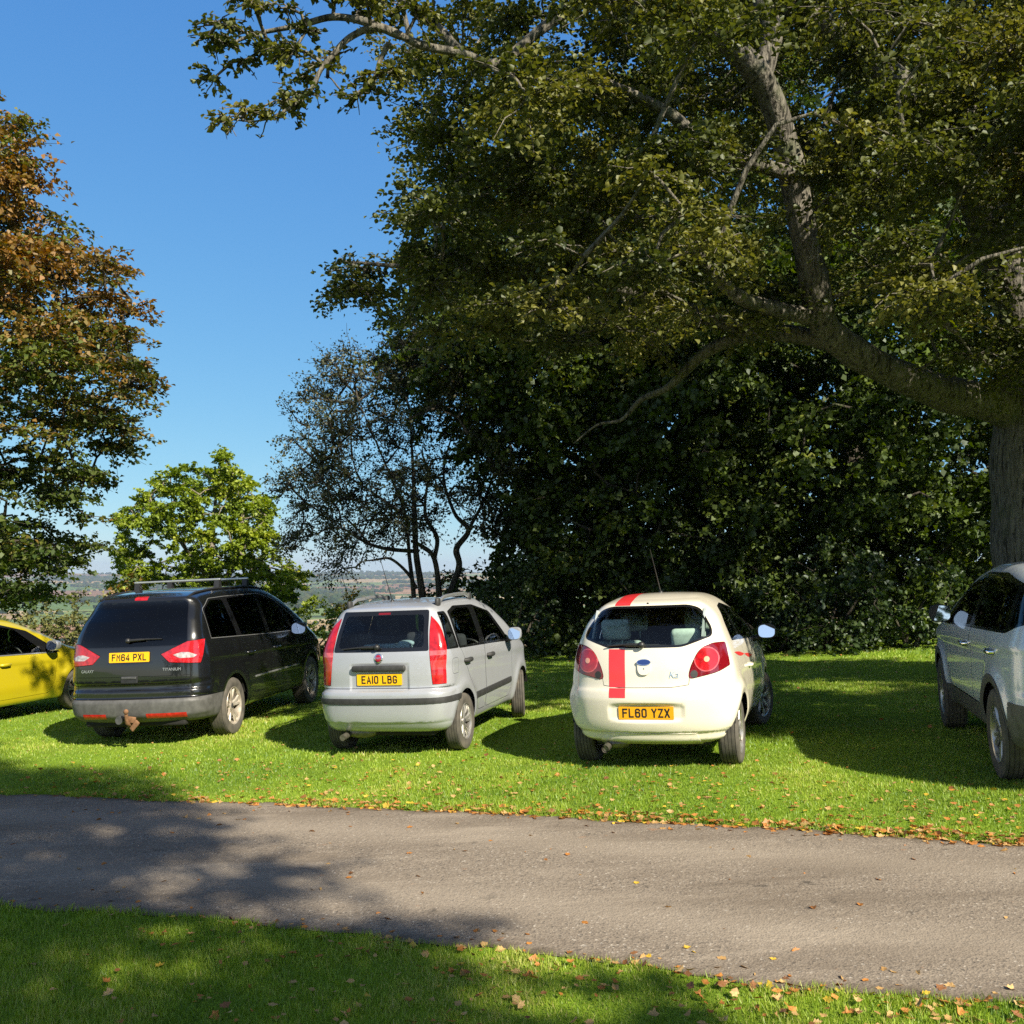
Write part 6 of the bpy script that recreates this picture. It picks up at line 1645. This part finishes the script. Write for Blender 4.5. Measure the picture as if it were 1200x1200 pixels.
def dark_trees():
    R = np.random.default_rng(51)
    spec = [('leafy_tree', 'dense dark tree hanging down to the lawn behind the striped white hatchback', 2.4, 25.5,
             [(452, 420), (490, 300), (560, 220), (800, 200), (920, 420), (925, 640), (920, 770), (575, 770), (556, 700), (592, 640), (590, 560), (560, 520), (500, 480)], 21.3, 27.5, 640, .135, 270),
            ('leafy_tree', 'dark green tree filling the space left of the great grey trunk', 8.5, 25.5,
             [(800, 300), (960, 230), (1400, 200), (1420, 770), (1120, 764), (1000, 762), (850, 768), (810, 600)], 20.6, 27.0, 680, .135, 270),
            ('leafy_tree', 'tall shaded tree standing farthest back behind the dark foliage', 6.0, 33.0,
             [(500, 330), (560, 150), (700, 60), (900, 40), (1400, 40), (1420, 740), (900, 765), (580, 760), (600, 560), (560, 430)], 28.5, 37.0, 420, .22, 130)]
    for i, (nm, lab, bx, by, P, d0, d1, n, sz, per) in enumerate(spec):
        base = (bx, by, gz(bx, by) - .2); z0 = base[2]
        cl = clumps_in(P, d0, d1, n, R, 110)
        cl = cl[cl[:, 2] > np.array([gz(a, b) for a, b in cl[:, :2]]) + .25]
        h = cl[:, 2].max()
        limbs = [([(bx, by, z0), (bx + .1, by, z0 + h * .3), (bx - .1, by + .1, z0 + h * .6), (bx, by, z0 + h * .92)], [.42, .36, .25, .06])]
        for k in range(7):
            a = R.uniform(0, 6.28); hh = z0 + h * R.uniform(.15, .7); r = R.uniform(2, 4)
            limbs.append(([(bx, by, hh), (bx + math.cos(a) * r * .5, by + math.sin(a) * r * .3, hh + .8), (bx + math.cos(a) * r, by + math.sin(a) * r * .6, hh + .9)], [.13, .1, .03]))
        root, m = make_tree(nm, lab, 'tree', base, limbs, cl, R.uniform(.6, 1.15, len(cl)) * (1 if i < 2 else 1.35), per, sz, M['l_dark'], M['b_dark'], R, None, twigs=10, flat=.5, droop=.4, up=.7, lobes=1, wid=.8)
        COUNT['dark%d' % i] = m

def shrubs():
    R = np.random.default_rng(61)
    # name, label, px centre column, depth, half width, height, material, leaf size
    T = [('shrub', 'shaded shrub at the lawn edge between the silver and the white hatchback', 600, 21.6, 1.15, 2.3, 'l_bramble', .085, 150),
         ('shrub', 'low dark shrub right behind the roof of the striped white hatchback', 742, 21.8, 1.5, 1.7, 'l_dark', .09, 130),
         ('bramble', 'bright leaved bramble just right of the white hatchback door mirror', 905, 20.8, 1.15, 1.5, 'l_bramble', .085, 150),
         ('bramble', 'tallest sunlit bramble between the white hatchback and the four by four', 972, 20.6, 1.3, 2.6, 'l_bramble', .09, 150),
         ('bramble', 'broad shaded bramble beside the door mirror of the silver four by four', 1066, 20.4, 1.5, 2.0, 'l_bramble', .085, 130),
         ('shrub', 'bright yellow green bush in the gap between black and silver cars', 366, 38.0, 1.8, 2.9, 'l_maple', .10, 190),
         ('shrub', 'golden bush showing over the left roof rail of the silver hatchback', 416, 40.0, 1.1, 3.2, 'l_gold', .11, 170),
         ('shrub', 'pale olive bush seen over the roof of the yellow hatchback', 40, 42.0, 2.6, 4.1, 'l_bush', .13, 70),
         ('shrub', 'dry looking bush between the yellow hatchback and the black people carrier', 104, 43.0, 2.1, 3.9, 'l_bush', .13, 70),
         ('shrub', 'pale olive bush at the left edge beyond the yellow hatchback', -55, 40.0, 2.5, 4.0, 'l_bush', .13, 70),
         ('shrub', 'dark brownish bush rising just left of the yellow green tree', 158, 33.0, 1.1, 3.6, 'l_beech', .13, 120),
         ('shrub', 'green shrub around the foot of the crooked dark stems', 528, 25.6, 1.0, 2.1, 'l_bush', .08, 150)]
    for nm, lab, cx, dep, w, h, mt, sz, per in T:
        x = (cx - 600) / F_PX * dep; z0 = gz(x, dep); n = int(16 + 14 * w * h / 1.5); cl = []
        while len(cl) < n:
            p = R.uniform(-1, 1, 3); p[2] = abs(p[2])
            if p @ p < 1: cl.append((x + p[0] * w, dep + p[1] * w * .8, z0 + .12 + p[2] * h * .9))
        cl = np.array(cl)
        limbs = [([(x + R.uniform(-.2, .2), dep, z0 - .1), (x + a * .4, dep + R.uniform(-.2, .2), z0 + h * .3), (x + a * w * .6, dep + R.uniform(-.2, .4), z0 + h * .5)], [.035, .028, .01]) for a in (-1, -.4, .3, .9)]
        root, m = make_tree(nm, lab, 'bush', (x, dep, z0), limbs, cl, R.uniform(.28, .52, n), per * 2.6, sz, M[mt], M['b_dark'], R, twigs=9, flat=.8, droop=.2, up=.7, lobes=1 if mt != 'l_bramble' else 2, wid=.85, r_join=.02)
        COUNT['shrubs'] = COUNT.get('shrubs', 0) + m

def shade_trees():
    """the trees at the viewer's back, whose shadows fall on the path and the near grass"""
    R = np.random.default_rng(71)
    U = np.array([-math.sin(SUN_AZ), math.cos(SUN_AZ)]); N2 = np.array([math.cos(SUN_AZ), math.sin(SUN_AZ)]); kk = 1 / math.tan(SUN_EL)
    a0 = -9.5; b = U * a0 + N2 * -1.6; z0 = gz(*b); cl = []; rr = []
    edge = pchip([(-6, 4.4), (1, 4.1), (3.15, 3.75), (4.4, 3.25), (5.6, 2.85), (6.3, 3.2), (7, 3.05), (8, 2.8), (9.5, 3.45), (10.9, 3.5), (12, 2.5), (13.5, 2.8), (15.2, 2.3), (17, 1.2)])
    while len(cl) < 720:                                  # clumps by the place where their shadow falls
        a = R.uniform(-5, 16.5); r = R.uniform(.45, .95); n = R.uniform(-4.0, 4.2); da = R.uniform(-3.8, 3.8)
        z = (a - a0 - da) / kk
        if n > edge(a) - r * .35 or z < 3.6 or z > 19.5: continue
        q = U * (a0 + da) + N2 * n; cl.append((q[0], q[1], z0 * 0 + z)); rr.append(r)
    limbs = [([(b[0], b[1], z0 - .1), (b[0], b[1], z0 + 4), (b[0] + .2, b[1], z0 + 10), (b[0], b[1], z0 + 18)], [.5, .42, .28, .08])]
    root, m = make_tree('shade_tree', 'spreading tree behind the viewer that shades the near end of the path', 'tree', (b[0], b[1], z0), limbs, np.array(cl), rr, 430, .105, M['l_syc'], M['b_grey'], R, twigs=10, flat=.5, lobes=1, wid=.8)
    COUNT['shade'] = m

def back_trees():  # unseen trees, added for reflections in the cars and less blue sky fill
    R = np.random.default_rng(77)
    for lab, bx, by, h in (('unseen round tree added far behind the viewer on the left', -13, -27, 11), ('unseen round tree added far behind the viewer in the middle', -1, -31, 12), ('unseen round tree added far behind the viewer on the right', 13, -27, 10)):
        z0 = gz(bx, by); cl = []
        while len(cl) < 60:
            p = R.uniform(-1, 1, 3)
            if p @ p < 1: cl.append((bx + p[0] * 6, by + p[1] * 4, z0 + h * .52 + p[2] * h * .46))
        root, m = make_tree('reflection_tree', lab, 'tree', (bx, by, z0), [([(bx, by, z0 - .1), (bx, by, z0 + h * .4), (bx, by, z0 + h * .9)], [.4, .3, .06])], np.array(cl), R.uniform(1.2, 2.0, 60), 22, .45, M['l_dark'], M['b_dark'], R, twigs=8, flat=.6, lobes=1, wid=.8)

def far_woods():
    """hedgerows and woods on the far side of the valley"""
    R = np.random.default_rng(81); V = []; F = []; T = []
    ico = bmesh.new(); bmesh.ops.create_icosphere(ico, subdivisions=1, radius=1.0); iv = np.array([v.co[:] for v in ico.verts]); jf = np.array([[v.index for v in f.verts] for f in ico.faces]); ico.free()
    pts = []
    for k in range(46):                                   # hedges: runs of trees
        y = R.uniform(1500, 6800); x = R.uniform(-.42, .05) * y; a = R.normal(0, .22); L = R.uniform(150, 700); m = int(L / 16)
        for t in np.linspace(-.5, .5, m):
            if R.random() < .75: pts.append((x + math.cos(a) * L * t + R.normal(0, 4), y + math.sin(a) * L * t + R.normal(0, 5), R.uniform(3, 8)))
    for k in range(34):                                   # copses and woods
        y = R.uniform(2200, 7200); x = R.uniform(-.42, .05) * y; w = R.uniform(60, 420); d = R.uniform(40, 160)
        for _ in range(int(w * d / 260)): pts.append((x + R.uniform(-1, 1) * w, y + R.uniform(-1, 1) * d, R.uniform(6, 12)))
    for _ in range(500):                                  # the wooded skyline
        y = R.uniform(6900, 7500); pts.append((R.uniform(-.42, .05) * y, y, R.uniform(5, 13) * (1 if R.random() < .5 else .6)))
    P = np.array(pts); n = len(P); z = ground_z(P[:, 0], P[:, 1])
    sc = P[:, 2][:, None, None] * (1 + R.normal(0, .18, (n, len(iv), 1)))
    V = iv[None] * sc * np.array([1.1, 1.1, .8]) + np.stack([P[:, 0], P[:, 1], z + P[:, 2] * .5], 1)[:, None]
    F = (jf[None] + (np.arange(n) * len(iv))[:, None, None]).reshape(-1, 3)
    me = mesh_np('far_woodland', V.reshape(-1, 3), F, mat_leaf('far_leaf', [(0, (.018, .032, .012)), (.6, (.035, .055, .018)), (1, (.07, .075, .025))], .1, 0.0)); set_tone(me, np.repeat(R.random(n), len(iv)))
    tag(link('far_woodland', me), 'hedgerows and woods across the far hazy valley', 'woodland', kind='stuff')

# ------------------------------------------------------------------ grass and fallen leaves
def vnoise(x, y, cell, seed):
    g = np.random.default_rng(seed).random((256, 256)); u = x / cell; v = y / cell
    i = np.floor(u).astype(int); j = np.floor(v).astype(int); a = u - i; b = v - j; a = a * a * (3 - 2 * a); b = b * b * (3 - 2 * b)
    q = lambda m, n: g[m % 256, n % 256]
    return q(i, j) * (1 - a) * (1 - b) + q(i + 1, j) * a * (1 - b) + q(i, j + 1) * (1 - a) * b + q(i + 1, j + 1) * a * b

def grass():
    R = np.random.default_rng(91); A = []
    def patch(n, x0, x1, y0, y1, h, w, keep=None):
        x = R.uniform(x0, x1, n); y = R.uniform(y0, y1, n)
        A.append((x, y, np.full(n, h), np.full(n, w)))
    patch(190000, -3.2, 3.2, 3.4, 6.2, .031, .006)
    patch(330000, -7, 7, 6.2, 10.5, .030, .008)
    patch(190000, -10, 9, 10.5, 16, .030, .013)
    patch(80000, -13, 12, 16, 25, .035, .024)
    x, y, h, w = [np.concatenate(q) for q in zip(*A)]
    inv = np.abs(x) < .56 * y + .6
    en = edge_y(EDGE_N, x) + wob(x, 1.0); ef = edge_y(EDGE_F, x) + wob(x, 2.3)
    rag = .05 * (vnoise(x, y * 0, .16, 8) - .45) + .05 * (vnoise(x, y * 0, .05, 9) - .5)
    off = (y < en + rag + R.normal(0, .016, len(x))) | (y > ef - rag - R.normal(0, .016, len(x)))
    k = inv & off; x, y, h, w = x[k], y[k], h[k], w[k]; n = len(x)
    edge = np.minimum(np.abs(y - edge_y(EDGE_N, x)), np.abs(y - edge_y(EDGE_F, x)))
    patchy = .75 + .25 * np.sin(x * 1.3 + 2 * np.sin(y * .9)) + R.normal(0, .25, n)
    t1 = vnoise(x, y, .35, 5); t2 = vnoise(x, y, 1.3, 6); t3 = vnoise(x, y, .09, 7)
    patchy = patchy + .5 * (t1 - .5) + .5 * (t3 - .5)
    h = h * np.clip(patchy + .35 * np.exp(-(edge / .12) ** 2), .35, 1.9)
    z = ground_z(x, y); a = R.uniform(0, 2 * math.pi, n); lean = R.uniform(.1, .9, n) * h
    la = R.uniform(0, 2 * math.pi, n)
    p0 = np.stack([x - np.cos(a) * w / 2, y - np.sin(a) * w / 2, z - .004], 1); p1 = np.stack([x + np.cos(a) * w / 2, y + np.sin(a) * w / 2, z - .004], 1)
    p2 = np.stack([x + np.cos(la) * lean, y + np.sin(la) * lean, z + h], 1)
    V = np.stack([p0, p1, p2], 1).reshape(-1, 3); F = np.arange(3 * n).reshape(n, 3)
    mt = mat_leaf('grass_blade', [(0, (.10, .19, .016)), (.5, (.262, .375, .03)), (.85, (.39, .47, .06)), (1, (.52, .47, .16))], .35, .03, .5)
    me = mesh_np('grass', V, F, mt)
    t = np.clip(.42 + .17 * R.normal(0, 1, n) + .55 * (t2 - .5) + .45 * (t1 - .5) + .30 * (t3 - .5), 0, .97); t[R.random(n) < .02 + .10 * np.clip(t2 * 1.6 - .9, 0, 1)] = 1
    set_tone(me, np.repeat(t, 3))
    tag(link('grass', me), 'short mown grass of the lawn and the verges', 'grass', kind='stuff')

def dead_leaf_shape(R):
    """one curled fallen leaf about 1 unit long: (verts, faces)"""
    out = [(-.5, 0), (-.28, .20), (-.10, .42), (.06, .26), (.22, .34), (.32, .14), (.52, .02), (.32, -.12), (.20, -.34), (.04, -.26), (-.12, -.40), (-.28, -.20)]
    k = 1 + R.normal(0, .10, len(out)); P = np.array(out) * k[:, None]; P[:, 1] *= R.uniform(.6, 1.05)
    cu, cv, tw = R.uniform(-.5, 1.3), R.uniform(-.2, .9), R.uniform(-.4, .4)
    z = cu * P[:, 1] ** 2 * 1.1 + cv * (P[:, 0]) ** 2 * .6 + tw * P[:, 0] * P[:, 1] + R.normal(0, .02, len(P))
    V = np.concatenate([np.stack([P[:, 0], P[:, 1], z], 1), [[-.15, 0, .0], [.15, 0, -.02]]]); V[:, 2] -= V[:, 2].min()
    n = len(out); F = []
    for i in range(n):
        j = (i + 1) % n; c = n if (P[i, 0] + P[j, 0]) < 0 else n + 1
        F.append((i, j, c))
    F += [(3, n + 1, n), (9, n, n + 1)]
    return V, F

def fallen_leaves():
    R = np.random.default_rng(101)
    mats = [principled('dead_leaf_orange', (.42, .17, .035), .7, noise=.35, nscale=8), principled('dead_leaf_tan', (.46, .30, .12), .75, noise=.3, nscale=8), principled('dead_leaf_brown', (.20, .085, .03), .75, noise=.35, nscale=8), principled('dead_leaf_yellow', (.60, .40, .035), .65, noise=.2, nscale=8)]
    for m in mats:
        pass
    X = []; Y = []; Sz = []; K = []
    def add(n, fx, fy, s0, s1, p=(.42, .34, .16, .08)):
        for _ in range(n):
            x = fx(); y = fy(x); X.append(x); Y.append(y); Sz.append(R.uniform(s0, s1)); K.append(R.choice(4, p=p))
    U = R.uniform
    bias = lambda lo, hi: lo + (hi - lo) * R.random() ** .6
    add(900, lambda: bias(-5, 6.5), lambda x: edge_y(EDGE_F, x) + abs(R.normal(0, .10)) * R.choice([-.35, 1]), .035, .085)
    add(260, lambda: bias(-3, 3.5), lambda x: edge_y(EDGE_N, x) - R.normal(.05, .16), .022, .062)
    add(130, lambda: U(-4, 5.5), lambda x: U(edge_y(EDGE_N, x), edge_y(EDGE_F, x)), .018, .06, (.4, .3, .27, .03))
    add(760, lambda: bias(-2.6, 2.8), lambda x: U(3.5, edge_y(EDGE_N, x)), .026, .062, (.34, .40, .20, .06))
    add(1500, lambda: bias(-5.5, 7), lambda x: edge_y(EDGE_F, x) + abs(R.normal(0, 1.1)), .025, .06)
    add(1100, lambda: U(-9, 9), lambda x: U(8.5, 21), .025, .06)
    add(400, lambda: (lambda c: c + R.normal(0, .28))(R.choice([-1.6, .2, 1.1, 1.9, 2.6, 3.1, 3.8, 4.4])), lambda x: edge_y(EDGE_F, x) + R.normal(.04, .10), .028, .07, (.5, .3, .17, .03))
    X, Y, Sz, K = map(np.array, (X, Y, Sz, K)); ok = np.abs(X) < .55 * Y + .3; X, Y, Sz, K = X[ok], Y[ok], Sz[ok], K[ok]
    path = on_path(X, Y)
    zz = np.where(path, ground_plane(X, Y) + .006 + .012 * np.sin(math.pi * np.clip((Y - edge_y(EDGE_N, X)) / (edge_y(EDGE_F, X) - edge_y(EDGE_N, X)), 0, 1)) + .001, ground_z(X, Y) + .012 + .02 * R.random(len(X)))
    order = np.argsort(-(Sz / Y)); shapes = [[mesh_np('fallen_leaf', *dead_leaf_shape(R), mats[k]) for _ in range(6)] for k in range(4)]
    words = ['orange', 'tan', 'brown', 'yellow']
    for i in order[:300]:
        o = bpy.data.objects.new('fallen_leaf', shapes[K[i]][R.integers(0, 6)]); COL.objects.link(o)
        o.location = (X[i], Y[i], zz[i]); o.scale = (Sz[i],) * 3; o.rotation_euler = (R.normal(0, .2 if path[i] else .45), R.normal(0, .2 if path[i] else .45), R.uniform(0, 6.28))
        onp = bool(path[i])
        tag(o, 'dry %s leaf fallen on the %s' % (words[K[i]], 'grey tarmac path' if onp else 'grass beside the path'), 'leaf', 'dry %s leaves on the %s' % (words[K[i]], 'path' if onp else 'grass'))
    V = []; F = []; T = []; n0 = 0
    for i in order[300:]:
        v, f = dead_leaf_shape(R); a, b = R.uniform(0, 6.28), R.normal(0, .45); c, s = math.cos(a), math.sin(a)
        v = v * Sz[i]; v = np.stack([v[:, 0], v[:, 1] * math.cos(b) - v[:, 2] * math.sin(b), v[:, 1] * math.sin(b) + v[:, 2] * math.cos(b)], 1)
        v = np.stack([v[:, 0] * c - v[:, 1] * s + X[i], v[:, 0] * s + v[:, 1] * c + Y[i], v[:, 2] + zz[i]], 1)
        V.append(v); F += [tuple(q + n0 for q in t) for t in f]; n0 += len(v); T += [{0: .2, 1: .55, 2: .0, 3: .95}[int(K[i])] + R.uniform(0, .12)] * len(v)
    me = mesh_np('fallen_leaves', np.concatenate(V), F, mat_leaf('litter_leaf', [(0, (.16, .07, .025)), (.3, (.42, .17, .035)), (.65, (.44, .28, .11)), (1, (.58, .38, .04))], .15, .03)); set_tone(me, np.array(T))
    tag(link('fallen_leaves', me), 'small dry leaves scattered over the lawn and the verges', 'fallen leaves', kind='stuff')

def haze():
    b = MB(); b.rbox((-1000, 4300, -40), (12000, 9000, 190), 0)
    m, nt, out = new_mat('haze'); v = nt.nodes.new('ShaderNodeVolumePrincipled')
    v.inputs['Color'].default_value = (.72, .82, 1, 1); v.inputs['Density'].default_value = HAZE; v.inputs['Anisotropy'].default_value = .2
    nt.links.new(v.outputs[0], out.inputs['Volume'])
    tag(b.build('haze', m), 'pale blue haze over the valley', 'haze', kind='stuff')
HAZE = 9e-5

def main():
    leaf_materials(); build_ground(); build_path(); build_cars()
    big_tree(); copper_beech(); maple(); hawthorn(); dark_trees(); shrubs(); shade_trees(); back_trees(); far_woods(); grass(); fallen_leaves()
    if HAZE > 0: haze()
    build_light()
main(); print("COUNT", COUNT)
